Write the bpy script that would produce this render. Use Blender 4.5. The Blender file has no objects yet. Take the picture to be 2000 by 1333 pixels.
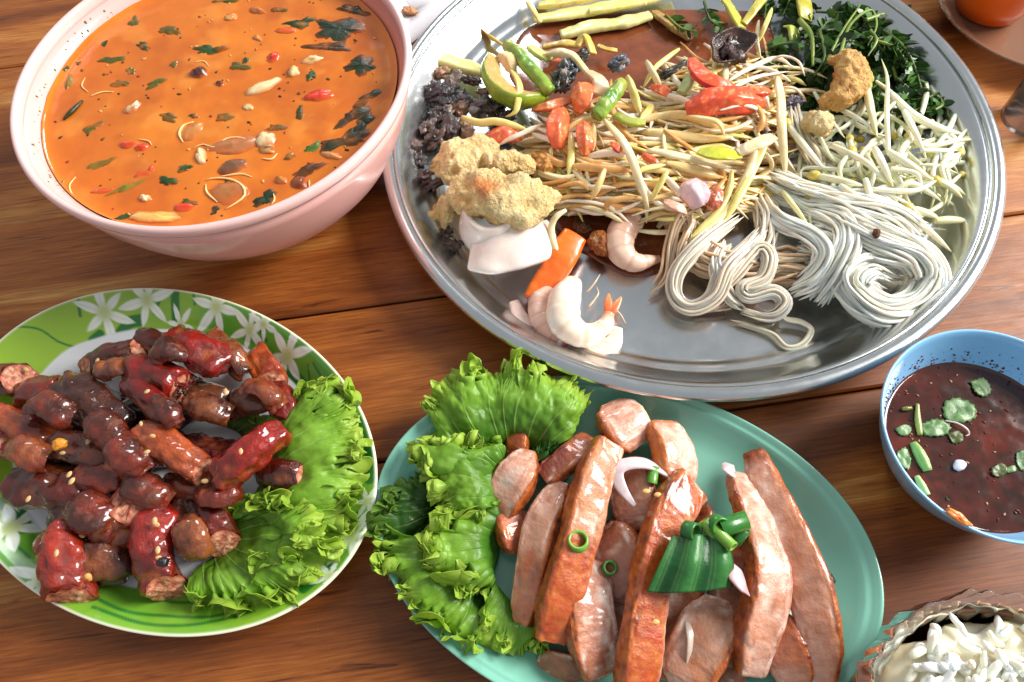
import bpy, math, random
import numpy as np

# ------------------------------------------------------------------ camera, light, exposure
SC = bpy.context.scene
COLL = SC.collection
H = 0.36                                   # camera height above the table top (m)
FPX, TH, RO = 1400.0, 1.093491, -0.0835793  # focal length (px of the 2000 px photo), pitch, roll
FW = np.array([0, math.cos(TH), -math.sin(TH)])
_rt = np.array([1.0, 0, 0]); _up = np.cross(_rt, FW)
RT = math.cos(RO) * _rt + math.sin(RO) * _up
UP = -math.sin(RO) * _rt + math.cos(RO) * _up
from mathutils import Matrix, Vector
cam = bpy.data.cameras.new('camera'); camo = bpy.data.objects.new('camera', cam); COLL.objects.link(camo)
cam.sensor_width = 36; cam.lens = 36 * FPX / 2000; cam.clip_start = .01; cam.clip_end = 50
M = Matrix(((RT[0], UP[0], -FW[0], 0), (RT[1], UP[1], -FW[1], 0), (RT[2], UP[2], -FW[2], H), (0, 0, 0, 1)))
camo.matrix_world = M
SC.camera = camo
W = bpy.data.worlds.new('World'); SC.world = W; W.use_nodes = True
W.node_tree.nodes['Background'].inputs[0].default_value = (.93, .97, 1, 1)
W.node_tree.nodes['Background'].inputs[1].default_value = .39

def area(name, loc, target, sx, sy, power, col):
    l = bpy.data.lights.new(name, 'AREA'); l.shape = 'RECTANGLE'; l.size = sx; l.size_y = sy
    l.energy = power; l.color = col
    o = bpy.data.objects.new(name, l); COLL.objects.link(o); o.location = loc
    d = Vector(target) - Vector(loc); o.rotation_euler = d.to_track_quat('-Z', 'Y').to_euler()
    return o
area('window_light', (1.95, .62, 1.32), (0.05, .22, 0), 1.15, .95, 92, (1, .965, .91))
area('doorway_light', (-.03, 2.25, 1.42), (0.0, .3, 0), .38, .5, 11, (.93, .97, 1))
SC.view_settings.view_transform = 'Standard'; SC.view_settings.look = 'None'
SC.view_settings.exposure = .22; SC.view_settings.gamma = 1
SC.render.engine = 'CYCLES'
SC.cycles.max_bounces = 8; SC.cycles.transparent_max_bounces = 12

# ------------------------------------------------------------------ helpers
def P(x, y, z=0.0):
    """point at height z (m) seen at photo pixel x, y"""
    d = FW + (x - 1000) / FPX * RT - (y - 666.5) / FPX * UP
    return np.array([0, 0, H]) + d * (z - H) / d[2]
def Pm(x, y, h): return P(x, y, h / 1000.0)
PX = 1 / 3450.0                            # metres per photo pixel, near the middle
def lin(c):
    c = np.asarray(c, float) / 255.0
    return np.where(c <= .04045, c / 12.92, ((c + .055) / 1.055) ** 2.4)
def C(r, g, b): return lin((r, g, b))
def _h(ix, iy, iz, seed):
    n = (ix * 73856093) ^ (iy * 19349663) ^ (iz * 83492791) ^ (seed * 2654435761)
    n &= 0x7fffffff
    n = (n ^ (n >> 13)) * 1274126177 & 0x7fffffff
    n = (n ^ (n >> 16)) * 668265263 & 0x7fffffff
    return (n ^ (n >> 15)) / 0x3fffffff - 1.0
def vn(p, f=1.0, seed=0):
    p = np.asarray(p, float) * f + 1000.0
    i = np.floor(p).astype(np.int64); w = p - i; w = w * w * (3 - 2 * w)
    r = 0
    for a in (0, 1):
        for b in (0, 1):
            for c in (0, 1):
                r = r + _h(i[:, 0] + a, i[:, 1] + b, i[:, 2] + c, seed) * \
                    (w[:, 0] if a else 1 - w[:, 0]) * (w[:, 1] if b else 1 - w[:, 1]) * (w[:, 2] if c else 1 - w[:, 2])
    return r
def fbm(p, f=1.0, seed=0, o=3):
    r = 0; a = 1.0
    for k in range(o):
        r = r + a * vn(p, f * 2.03 ** k, seed + 17 * k); a *= .5
    return r
def sstep(a, b, x):
    t = np.clip((np.asarray(x, float) - a) / (b - a), 0, 1); return t * t * (3 - 2 * t)
def mixc(c0, c1, t):
    t = np.clip(np.atleast_1d(np.asarray(t, float)), 0, 1)[:, None]
    return np.asarray(c0) * (1 - t) + np.asarray(c1) * t
def crom(pts, n):
    p = np.asarray(pts, float)
    if len(p) == 2: return p[0] + (p[1] - p[0]) * np.linspace(0, 1, n)[:, None]
    q = np.vstack([2 * p[0] - p[1], p, 2 * p[-1] - p[-2]])
    L = np.r_[0, np.cumsum(np.linalg.norm(np.diff(p, axis=0), axis=1))]
    s = np.linspace(0, L[-1], n); out = []
    for v in s:
        k = min(np.searchsorted(L, v, 'right') - 1, len(p) - 2); t = (v - L[k]) / max(L[k + 1] - L[k], 1e-9)
        a, b, c, d = q[k:k + 4]
        out.append(.5 * (2 * b + (c - a) * t + (2 * a - 5 * b + 4 * c - d) * t * t + (3 * b - a - 3 * c + d) * t ** 3))
    return np.array(out)

def obj(name, V, F, mat, parent=None, col=None, label=None, cat=None, group=None, kind=None, smooth=True, origin=None):
    V = np.asarray(V, float)
    if origin is None:
        if parent is not None: origin = np.array(parent['_o'])
        else: origin = np.array([V[:, 0].mean(), V[:, 1].mean(), V[:, 2].min()])
    me = bpy.data.meshes.new(name)
    me.from_pydata((V - origin).tolist(), [], [tuple(int(i) for i in f) for f in F])
    if smooth: me.polygons.foreach_set('use_smooth', [True] * len(me.polygons))
    if col is not None:
        at = me.color_attributes.new('Col', 'FLOAT_COLOR', 'POINT')
        col = np.asarray(col, float)
        if col.ndim == 1: col = np.tile(col, (len(V), 1))
        at.data.foreach_set('color', np.c_[np.clip(col, 0, 1), np.ones(len(V))].ravel())
    me.materials.append(mat)
    me.update()
    o = bpy.data.objects.new(name, me); COLL.objects.link(o)
    if parent is None:
        o.location = origin
    else:
        o.parent = parent
    o['_o'] = [float(x) for x in origin]
    for k, v in (('label', label), ('category', cat), ('group', group), ('kind', kind)):
        if v: o[k] = v
    return o
def empty(name, loc, label, cat, group=None, kind=None):
    o = bpy.data.objects.new(name, None); COLL.objects.link(o); o.location = loc; o['_o'] = [float(x) for x in loc]
    o.empty_display_size = .01
    for k, v in (('label', label), ('category', cat), ('group', group), ('kind', kind)):
        if v: o[k] = v
    return o

def frames(path, upv=(0, 0, 1)):
    T = np.gradient(path, axis=0); T /= np.linalg.norm(T, axis=1)[:, None] + 1e-12
    S = np.cross(T, np.asarray(upv, float)); n = np.linalg.norm(S, axis=1)[:, None]
    S = np.where(n > 1e-3, S / np.maximum(n, 1e-9), np.array([1.0, 0, 0]))
    return T, S, np.cross(S, T)
def tube(path, rad, n=10, m=None, wx=1.0, wz=1.0, roll=0.0, ex=2.0, cap=True, upv=(0, 0, 1), sect=None):
    """swept tube; rad scalar or profile; ex superellipse exponent. returns V, F, t, a"""
    path = crom(path, m or max(8, len(path) * 5)); m = len(path)
    rad = np.asarray(rad, float)
    if rad.ndim == 0: rad = np.full(m, float(rad))
    elif len(rad) != m: rad = np.interp(np.linspace(0, 1, m), np.linspace(0, 1, len(rad)), rad)
    T, S, N = frames(path, upv)
    roll = np.broadcast_to(np.interp(np.linspace(0, 1, m), np.linspace(0, 1, max(2, np.size(roll))), np.resize(roll, max(2, np.size(roll)))), (m,))
    S2 = S * np.cos(roll)[:, None] + N * np.sin(roll)[:, None]; N2 = -S * np.sin(roll)[:, None] + N * np.cos(roll)[:, None]
    a = np.linspace(0, 2 * np.pi, n, endpoint=False)
    ca, sa = np.cos(a), np.sin(a)
    cx = np.sign(ca) * np.abs(ca) ** (2 / ex) * wx; cz = np.sign(sa) * np.abs(sa) ** (2 / ex) * wz
    if sect is not None: cx, cz = sect[:, 0] * wx, sect[:, 1] * wz
    V = path[:, None] + rad[:, None, None] * (cx[None, :, None] * S2[:, None] + cz[None, :, None] * N2[:, None])
    V = V.reshape(-1, 3); F = []
    for i in range(m - 1):
        for j in range(n):
            k = (j + 1) % n; F.append((i * n + j, i * n + k, (i + 1) * n + k, (i + 1) * n + j))
    t = np.repeat(np.linspace(0, 1, m), n); aa = np.tile(a, m)
    if cap:
        V = np.vstack([V, path[0], path[-1]]); t = np.r_[t, 0, 1]; aa = np.r_[aa, 0, 0]
        b = m * n
        for j in range(n):
            k = (j + 1) % n; F.append((b, k, j)); F.append((b + 1, (m - 1) * n + j, (m - 1) * n + k))
    return V, F, t, aa
def grid_faces(m, n, wrap=False):
    F = []
    for i in range(m - 1):
        for j in range(n if wrap else n - 1):
            k = (j + 1) % n; F.append((i * n + j, i * n + k, (i + 1) * n + k, (i + 1) * n + j))
    return F
def normals(V, F):
    V = np.asarray(V); Q = np.array([f if len(f) == 4 else (f[0], f[1], f[2], f[2]) for f in F])
    fn = np.cross(V[Q[:, 2]] - V[Q[:, 0]], V[Q[:, 3]] - V[Q[:, 1]])
    tri = np.array([len(f) == 3 for f in F])
    if tri.any(): fn[tri] = np.cross(V[Q[tri, 1]] - V[Q[tri, 0]], V[Q[tri, 2]] - V[Q[tri, 0]])
    N = np.zeros_like(V)
    for k in range(4): np.add.at(N, Q[:, k], fn)
    return N / (np.linalg.norm(N, axis=1)[:, None] + 1e-15)
def merge(parts):
    V, F, K = [], [], []; o = 0
    for p in parts:
        V.append(p[0]); F += [tuple(i + o for i in f) for f in p[1]]
        if len(p) > 2: K.append(np.broadcast_to(p[2], (len(p[0]), 3)))
        o += len(p[0])
    return np.vstack(V), F, (np.vstack(K) if K else None)
def sphere(m=14, n=20):
    th = np.linspace(0, np.pi, m); ph = np.linspace(0, 2 * np.pi, n, endpoint=False)
    V = np.array([(math.sin(t) * math.cos(p), math.sin(t) * math.sin(p), math.cos(t)) for t in th for p in ph])
    return V, grid_faces(m, n, True)
def blob(c, sx, sy, sz, rz=0.0, amp=.15, f=1.5, seed=0, m=14, n=20, tilt=0.0, o=3):
    """noisy ellipsoid; returns V, F, noise, unit vectors"""
    U, F = sphere(m, n)
    d = fbm(U + seed * 3.7, f, seed, o)
    V = U * (1 + amp * d)[:, None] * np.array([sx, sy, sz])
    ct, st = math.cos(tilt), math.sin(tilt); V = np.c_[V[:, 0] * ct - V[:, 2] * st, V[:, 1], V[:, 0] * st + V[:, 2] * ct]
    c_, s_ = math.cos(rz), math.sin(rz)
    V = np.c_[V[:, 0] * c_ - V[:, 1] * s_, V[:, 0] * s_ + V[:, 1] * c_, V[:, 2]] + np.asarray(c)
    return V, F, d, U
def revolve(prof, n, c, a=1.0, b=1.0, ang=0.0):
    ph = np.linspace(0, 2 * np.pi, n, endpoint=False); V = []
    ca, sa = math.cos(ang), math.sin(ang)
    for r, z in prof:
        x = r * a * np.cos(ph); y = r * b * np.sin(ph)
        V.append(np.c_[c[0] + x * ca - y * sa, c[1] + x * sa + y * ca, np.full(n, z)])
    return np.vstack(V), grid_faces(len(prof), n, True)

# ------------------------------------------------------------------ materials
def nodes(name):
    m = bpy.data.materials.new(name); m.use_nodes = True
    nt = m.node_tree; b = nt.nodes['Principled BSDF']; return m, nt, b
def setp(b, **k):
    names = dict(rough='Roughness', coat='Coat Weight', coatr='Coat Roughness', sss='Subsurface Weight', sssr='Subsurface Scale',
                 spec='Specular IOR Level', metal='Metallic', trans='Transmission Weight', ior='IOR', alpha='Alpha', sheen='Sheen Weight')
    for a, v in k.items(): b.inputs[names[a]].default_value = v
def texco(nt):
    tc = nt.nodes.new('ShaderNodeTexCoord'); oi = nt.nodes.new('ShaderNodeObjectInfo')
    ad = nt.nodes.new('ShaderNodeVectorMath'); ad.operation = 'ADD'
    nt.links.new(tc.outputs['Object'], ad.inputs[0])
    cb = nt.nodes.new('ShaderNodeCombineXYZ'); nt.links.new(oi.outputs['Random'], cb.inputs[0]); nt.links.new(oi.outputs['Random'], cb.inputs[2])
    nt.links.new(cb.outputs[0], ad.inputs[1]); return ad.outputs[0]
def noise(nt, vec, scale, detail=4, rough=.55, dist=0.0):
    n = nt.nodes.new('ShaderNodeTexNoise'); n.inputs['Scale'].default_value = scale; n.inputs['Detail'].default_value = detail
    n.inputs['Roughness'].default_value = rough; n.inputs['Distortion'].default_value = dist
    nt.links.new(vec, n.inputs['Vector']); return n.outputs[0]
def mrange(nt, v, a, b, c, d):
    n = nt.nodes.new('ShaderNodeMapRange'); n.inputs[1].default_value = a; n.inputs[2].default_value = b
    n.inputs[3].default_value = c; n.inputs[4].default_value = d; nt.links.new(v, n.inputs[0]); return n.outputs[0]
def bump(nt, b, h, strength, dist):
    n = nt.nodes.new('ShaderNodeBump'); n.inputs['Strength'].default_value = strength; n.inputs['Distance'].default_value = dist
    nt.links.new(h, n.inputs['Height']); nt.links.new(n.outputs[0], b.inputs['Normal']); return n
def food(name, rough=.4, var=.18, vs=120, bs=420, bstr=.35, bdist=.0006, rvar=.12, transl=0.0, **k):
    """vertex-coloured, noise-varied material with fine relief"""
    m, nt, b = nodes(name); setp(b, rough=rough, **k)
    vec = texco(nt)
    at = nt.nodes.new('ShaderNodeAttribute'); at.attribute_name = 'Col'
    n1 = noise(nt, vec, vs, 5, .6); v = mrange(nt, n1, .3, .7, 1 - var, 1 + var)
    mx = nt.nodes.new('ShaderNodeVectorMath'); mx.operation = 'SCALE'
    nt.links.new(at.outputs['Color'], mx.inputs[0]); nt.links.new(v, mx.inputs['Scale'])
    nt.links.new(mx.outputs[0], b.inputs['Base Color'])
    if k.get('sss'):
        b.inputs['Subsurface Radius'].default_value = (1, .45, .25)
    n2 = noise(nt, vec, bs, 6, .62)
    bump(nt, b, n2, bstr, bdist)
    n3 = noise(nt, vec, vs * 1.7, 3); nt.links.new(mrange(nt, n3, .3, .7, max(.03, rough - rvar), rough + rvar), b.inputs['Roughness'])
    if transl:
        tr = nt.nodes.new('ShaderNodeBsdfTranslucent'); nt.links.new(mx.outputs[0], tr.inputs[0])
        ms = nt.nodes.new('ShaderNodeMixShader'); ms.inputs[0].default_value = transl
        out = nt.nodes['Material Output']
        nt.links.new(b.outputs[0], ms.inputs[1]); nt.links.new(tr.outputs[0], ms.inputs[2]); nt.links.new(ms.outputs[0], out.inputs[0])
    return m
M_SAUS = food('sausage_skin', rough=.18, var=.3, vs=150, bs=340, bstr=.75, bdist=.0015, coat=1.0, coatr=.04, spec=.3)
M_MEAT = food('sausage_meat', rough=.45, var=.25, vs=350, bs=500, bstr=.8, bdist=.0012, coat=.15)
M_PORK = food('grilled_pork', rough=.28, var=.14, vs=240, bs=420, bstr=.6, bdist=.0010, coat=.6, coatr=.08, sss=.06, sssr=.002)
M_LETT = food('lettuce', rough=.36, var=.16, vs=110, bs=300, bstr=.45, bdist=.0008, transl=.42)
M_LEAF = food('herb_leaf', rough=.34, var=.22, vs=160, bs=400, bstr=.4, bdist=.0006, transl=.18)
M_VEG = food('cut_vegetable', rough=.3, var=.12, vs=160, bs=420, bstr=.25, bdist=.0005, coat=.25, coatr=.15, sss=.22, sssr=.003)
M_NOOD = food('rice_noodle', rough=.25, var=.04, vs=90, bs=300, bstr=.1, bdist=.0003, coat=.3, coatr=.12, sss=.5, sssr=.005)
M_RIND = food('pork_rind', rough=.5, var=.16, vs=170, bs=900, bstr=1.0, bdist=.0020, sss=.1, sssr=.002)
def bubbly(m):
    nt = m.node_tree; b = nt.nodes['Principled BSDF']; vec = texco(nt)
    v = nt.nodes.new('ShaderNodeTexVoronoi'); v.inputs['Scale'].default_value = 420; nt.links.new(vec, v.inputs['Vector'])
    bp = nt.nodes.new('ShaderNodeBump'); bp.invert = True; bp.inputs['Strength'].default_value = .8; bp.inputs['Distance'].default_value = .0014
    nt.links.new(v.outputs['Distance'], bp.inputs['Height']); old = b.inputs['Normal'].links[0].from_socket
    nt.links.new(old, bp.inputs['Normal']); nt.links.new(bp.outputs[0], b.inputs['Normal'])
bubbly(M_RIND)
M_DARK = food('dark_shell_meat', rough=.22, var=.35, vs=170, bs=330, bstr=.8, bdist=.0014, coat=.5, coatr=.1)
M_SEA = food('cooked_seafood', rough=.3, var=.07, vs=120, bs=300, bstr=.25, bdist=.0005, coat=.2, sss=.3, sssr=.004)
M_RICE = food('sticky_rice', rough=.3, var=.05, vs=120, bs=300, bstr=.2, bdist=.0004, sss=.4, sssr=.004)
M_SOUP = food('curry_soup', rough=.12, var=.1, vs=45, bs=120, bstr=.06, bdist=.0004, coat=.25, coatr=.04, sss=.15, sssr=.004, rvar=.05)
M_SAUCE = food('dark_sauce', rough=.1, var=.3, vs=90, bs=220, bstr=.07, bdist=.0004, coat=.5, coatr=.04, rvar=.05)
M_SEED = food('sesame', rough=.4, var=.1)
M_PLASTIC = food('glazed_plastic', rough=.22, var=.025, vs=30, bs=90, bstr=.04, bdist=.0004, coat=.25, coatr=.1, rvar=.05)
M_PAPER = food('paper', rough=.8, var=.03, vs=60, bs=120, bstr=.3, bdist=.0008)
M_BAMBOO = food('bamboo_strip', rough=.5, var=.25, vs=220, bs=500, bstr=.5, bdist=.0006)

def metal_mat():
    m, nt, b = nodes('tray_metal'); setp(b, metal=1, rough=.3)
    vec = texco(nt); n = noise(nt, vec, 14, 6, .65)
    r = nt.nodes.new('ShaderNodeValToRGB'); r.color_ramp.elements[0].position = .3; r.color_ramp.elements[1].position = .7
    r.color_ramp.elements[0].color = (.58, .605, .625, 1); r.color_ramp.elements[1].color = (.66, .685, .70, 1)
    nt.links.new(n, r.inputs[0]); nt.links.new(r.outputs[0], b.inputs['Base Color'])
    n2 = noise(nt, vec, 90, 6, .7); nt.links.new(mrange(nt, n2, .3, .7, .19, .27), b.inputs['Roughness'])
    n3 = noise(nt, vec, 260, 4); bump(nt, b, n3, .03, .0004)
    return m
M_METAL = metal_mat()
def film_mat(name, col, fac=.12, rough=.08, tint=(1, 1, 1)):
    m, nt, b = nodes(name); nt.nodes.remove(b); out = nt.nodes['Material Output']
    tr = nt.nodes.new('ShaderNodeBsdfTransparent'); tr.inputs[0].default_value = (*tint, 1)
    gl = nt.nodes.new('ShaderNodeBsdfGlossy'); gl.inputs[1].default_value = rough
    df = nt.nodes.new('ShaderNodeBsdfDiffuse'); df.inputs[0].default_value = (*col, 1)
    lw = nt.nodes.new('ShaderNodeLayerWeight'); lw.inputs[0].default_value = .18
    m1 = nt.nodes.new('ShaderNodeMixShader'); m1.inputs[0].default_value = fac
    nt.links.new(tr.outputs[0], m1.inputs[1]); nt.links.new(df.outputs[0], m1.inputs[2])
    m2 = nt.nodes.new('ShaderNodeMixShader'); nt.links.new(lw.outputs['Fresnel'], m2.inputs[0])
    nt.links.new(m1.outputs[0], m2.inputs[1]); nt.links.new(gl.outputs[0], m2.inputs[2])
    nt.links.new(m2.outputs[0], out.inputs[0]); return m
M_FILM = film_mat('clear_plastic_film', (.9, .9, .9), .05, .1)
M_SAUCER = film_mat('smoky_plastic', C(150, 105, 80), .55, .2, (.9, .8, .7))
def wood_mat():
    m, nt, b = nodes('varnished_wood'); setp(b, rough=.42, coat=.06, coatr=.3, spec=.35)
    tc = nt.nodes.new('ShaderNodeTexCoord'); oi = nt.nodes.new('ShaderNodeObjectInfo')
    mp = nt.nodes.new('ShaderNodeMapping'); nt.links.new(tc.outputs['Object'], mp.inputs[0])
    cb = nt.nodes.new('ShaderNodeCombineXYZ'); mu = nt.nodes.new('ShaderNodeMath'); mu.operation = 'MULTIPLY'; mu.inputs[1].default_value = 7
    nt.links.new(oi.outputs['Random'], mu.inputs[0]); nt.links.new(mu.outputs[0], cb.inputs[0]); nt.links.new(mu.outputs[0], cb.inputs[1])
    nt.links.new(cb.outputs[0], mp.inputs['Location'])
    def stretched(sx, sy, scale, det, dist=0.0, rough=.6):
        q = nt.nodes.new('ShaderNodeMapping'); q.inputs['Scale'].default_value = (sx, sy, 1); nt.links.new(mp.outputs[0], q.inputs[0])
        return noise(nt, q.outputs[0], scale, det, rough, dist)
    broad = stretched(.6, 5, 5.5, 5, .6)
    r = nt.nodes.new('ShaderNodeValToRGB'); e = r.color_ramp.elements
    e[0].position = .28; e[0].color = (*C(104, 54, 22), 1); e[1].position = .74; e[1].color = (*C(222, 170, 92), 1)
    k = e.new(.42); k.color = (*C(142, 78, 32), 1); k = e.new(.57); k.color = (*C(180, 108, 46), 1)
    nt.links.new(broad, r.inputs[0])
    fine = stretched(1.2, 30, 26, 8, .4, .7)
    dark = stretched(1.0, 16, 14, 4, 1.2)
    m1 = nt.nodes.new('ShaderNodeMix'); m1.data_type = 'RGBA'; m1.blend_type = 'MULTIPLY'
    nt.links.new(mrange(nt, fine, .35, .62, .6, 0), m1.inputs[0]); nt.links.new(r.outputs[0], m1.inputs[6]); m1.inputs[7].default_value = (*C(140, 105, 80), 1)
    m2 = nt.nodes.new('ShaderNodeMix'); m2.data_type = 'RGBA'; m2.blend_type = 'MULTIPLY'
    nt.links.new(mrange(nt, dark, .62, .72, 0, .75), m2.inputs[0]); nt.links.new(m1.outputs[2], m2.inputs[6]); m2.inputs[7].default_value = (*C(95, 60, 45), 1)
    # pale scuffs
    scf = stretched(3, 6, 30, 3, .8)
    m3 = nt.nodes.new('ShaderNodeMix'); m3.data_type = 'RGBA'
    nt.links.new(mrange(nt, scf, .72, .8, 0, .45), m3.inputs[0]); nt.links.new(m2.outputs[2], m3.inputs[6]); m3.inputs[7].default_value = (*C(190, 140, 100), 1)
    nt.links.new(m3.outputs[2], b.inputs['Base Color'])
    n4 = stretched(3, 8, 20, 5); nt.links.new(mrange(nt, n4, .3, .7, .34, .54), b.inputs['Roughness'])
    bump(nt, b, fine, .2, .0006)
    return m
M_WOOD = wood_mat()
RNG = random.Random(7)
def rr(a, b): return RNG.uniform(a, b)
# ------------------------------------------------------------------ table
def plank_box(x0, x1, y0, y1, z0, z1, bev):
    xs = [x0, x0 + bev, x1 - bev, x1]; ys = [y0, y0 + bev, y1 - bev, y1]
    V = [(x0, y0, z0), (x1, y0, z0), (x1, y1, z0), (x0, y1, z0),
         (x0, y0, z1 - bev), (x1, y0, z1 - bev), (x1, y1, z1 - bev), (x0, y1, z1 - bev),
         (xs[1], ys[1], z1), (xs[2], ys[1], z1), (xs[2], ys[2], z1), (xs[1], ys[2], z1)]
    F = [(3, 2, 1, 0), (0, 1, 5, 4), (1, 2, 6, 5), (2, 3, 7, 6), (3, 0, 4, 7), (4, 5, 9, 8), (5, 6, 10, 9), (6, 7, 11, 10), (7, 4, 8, 11), (8, 9, 10, 11)]
    return V, F
table = empty('table_top', (0, .2225, 0), 'brown varnished wooden table top of wide planks', 'table', kind='structure')
table.rotation_euler = (0, 0, math.radians(3.9))
# seams (measured from the one at the middle of the photograph), then a few beyond the frame
seams = [-.75, -.56, -.40, -.262, -.0955, 0, .247, .37, .49, .62]
for y0, y1 in zip(seams[:-1], seams[1:]):
    V, F = plank_box(-1.0, 1.0, y0 + .0007, y1 - .0007, -.024, 0, .0011)
    me = bpy.data.meshes.new('plank'); me.from_pydata(V, [], F); me.materials.append(M_WOOD)
    o = bpy.data.objects.new('plank', me); COLL.objects.link(o); o.parent = table

V, F = plank_box(-1.02, 1.02, -.76, .63, -.05, -.026, .002)
me = bpy.data.meshes.new('under_board'); me.from_pydata(V, [], F); me.materials.append(M_WOOD)
o = bpy.data.objects.new('under_board', me); COLL.objects.link(o); o.parent = table

# ------------------------------------------------------------------ pink bowl and soup
BC = np.array([-.14882, .31992]); BR = .10714; BH = .090
bowl = empty('soup_bowl', (*BC, 0), 'large pale pink plastic bowl filled with orange soup', 'bowl')
outer = [(0, .002), (.42, .002), (.46, 0), (.5, 0), (.54, .05), (.60, .11), (.67, .18), (.74, .28), (.79, .36), (.85, .45), (.9, .57), (.94, .69), (.97, .82), (.99, .93)]
V, F = revolve([(r * BR, z * BH) for r, z in outer] +
               [(.958 * BR, .93 * BH), (.930 * BR, .88 * BH), (.905 * BR, .82 * BH), (.885 * BR, .69 * BH), (.855 * BR, .57 * BH), (.8 * BR, .42 * BH), (.6 * BR, .16 * BH), (.3 * BR, .07 * BH), (0, .06 * BH)], 160, BC)
pk = C(248, 190, 184)
# right inner wall tinted red: painted shade and soup reflection, with some soup film
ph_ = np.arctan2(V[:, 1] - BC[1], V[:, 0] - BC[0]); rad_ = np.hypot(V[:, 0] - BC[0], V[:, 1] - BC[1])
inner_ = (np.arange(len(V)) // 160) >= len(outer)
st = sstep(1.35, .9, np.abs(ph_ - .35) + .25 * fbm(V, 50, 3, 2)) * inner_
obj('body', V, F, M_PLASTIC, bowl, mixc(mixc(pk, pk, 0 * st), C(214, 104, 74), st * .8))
lp = [(.985, .925), (1.0, .935), (1.004, .955), (1.004, .98), (.997, .995), (.985, 1.0), (.972, .995), (.965, .98), (.963, .95), (.964, .925), (.985, .925)]
V, F = revolve([(r * BR, z * BH) for r, z in lp], 160, BC)
obj('rim', V, F, M_PLASTIC, bowl, C(250, 204, 200))

SZ = .0762; SR = .0979
rings = np.r_[np.linspace(0, .97, 60), .985, .995, 1.0]
V, F = revolve([(r * SR, SZ + (.0012 * max(0, (r - .97) / .03) ** 2)) for r in rings], 200, BC)
q = np.c_[V[:, 0], V[:, 1], 0 * V[:, 0]]
nz = fbm(q, 28, 3, 4); n2 = fbm(q, 70, 9, 3)
V[:, 2] += .00020 * n2 + .0001 * fbm(q, 160, 4, 2)
rad = np.hypot(V[:, 0] - BC[0], V[:, 1] - BC[1]) / SR
col = mixc(C(224, 128, 32), C(200, 100, 22), .5 + .45 * nz)
col = mixc(col, C(232, 146, 56), sstep(.2, .9, n2) * .5)
col = mixc(col, C(176, 78, 20), sstep(.15, .8, fbm(q, 42, 21, 4)) * .45)
col = mixc(col, C(236, 122, 24), sstep(.93, 1, rad) * .8)
obj('soup', V, F, M_SOUP, None, col, 'orange coconut curry soup filling the pink bowl', 'soup')

def at_soup(x, y, dz=0.0): return P(x, y, SZ + dz)
def floater(x, y, w, h, ang, thick, col, col2, mat, amp=.18, seed=1, sink=.35, flat=False):
    """flattened blob lying in the soup surface; w, h, ang in photo pixels"""
    c = at_soup(x, y)
    s = PX * .95
    V, F, d, U = blob((0, 0, 0), w * s / 2, h * s / 2 * 1.12, thick / 1000, 0, amp, 1.7, seed, 10, 22)
    if flat: V[:, 2] = np.sign(V[:, 2]) * np.abs(V[:, 2]) ** .6 * (thick / 1000) ** .4 + .0004 * fbm(V * 300, 1, seed)
    c_, s_ = math.cos(-ang), math.sin(-ang)
    V = np.c_[V[:, 0] * c_ - V[:, 1] * s_, V[:, 0] * s_ + V[:, 1] * c_, V[:, 2]] + c + np.array([0, 0, (1 - 2 * sink) * thick / 1000])
    k = mixc(col, col2, .5 + .8 * d); k = mixc(k, C(204, 98, 28), sstep(.0012, .0, V[:, 2] - SZ) * .85)
    return V, F, k
R_ = math.radians
G_MUSH = 'mushrooms in the soup'; G_HERB = 'herb leaves in the soup'; G_TOM = 'tomato pieces in the soup'
brn, tan, pal, cre = C(96, 50, 32), C(168, 112, 62), C(222, 170, 98), C(246, 224, 178)
mush = [  # x y w h ang thick colour colour2 label
    (390, 143, 40, 38, 0, 6, brn, C(70, 34, 24), 'round dark brown mushroom cap floating in the soup'),
    (430, 164, 20, 18, 0, 3, brn, C(80, 44, 28), 'tiny dark brown mushroom cap beside the round cap'),
    (258, 213, 44, 24, -40, 4, tan, cre, 'small mushroom with a pale edge and brown stem in the soup'),
    (574, 141, 26, 36, 20, 4, cre, pal, 'pale mushroom cap at the end of the white mushroom stem'),
    (611, 117, 48, 22, -15, 4, pal, cre, 'pale curved mushroom above the white mushroom stem'),
    (516, 171, 84, 23, -27, 5, C(250, 236, 200), C(232, 200, 140), 'thick white mushroom stem floating in the soup'),
    (484, 211, 26, 16, 30, 3, cre, pal, 'small cream mushroom piece below the white stem'),
    (375, 255, 44, 52, 20, 2.2, C(196, 128, 62), C(206, 144, 78), None),
    (455, 284, 112, 40, -8, 2.5, C(160, 96, 54), C(186, 120, 74), None),
    (393, 306, 26, 42, -20, 3.5, pal, cre, None),
    (460, 325, 64, 34, -5, 3, C(140, 92, 60), C(120, 78, 52), None),
    (443, 377, 80, 56, 15, 2.2, C(156, 96, 48), C(176, 112, 62), None),
    (518, 272, 42, 48, 10, 4.5, tan, cre, None),
    (522, 292, 36, 22, 10, 3.5, brn, pal, None),
    (648, 304, 44, 17, 28, 4, C(222, 150, 100), pal, None),
    (586, 357, 40, 34, 0, 3, C(150, 74, 30), C(120, 54, 24), None),
    (548, 352, 30, 20, 10, 3, tan, C(190, 120, 50), None),
    (305, 424, 108, 27, 6, 4.5, C(228, 176, 84), C(240, 204, 120), 'long pale yellow mushroom slice against the front of the bowl'),
    (283, 388, 26, 16, 25, 3, pal, cre, None),
    (505, 22, 44, 20, 30, 3, tan, C(200, 120, 60), None),
    (452, 35, 30, 18, 0, 3, C(210, 110, 50), pal, None),
    (503, 75, 26, 14, 40, 2.5, pal, C(212, 120, 50), None)]
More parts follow.
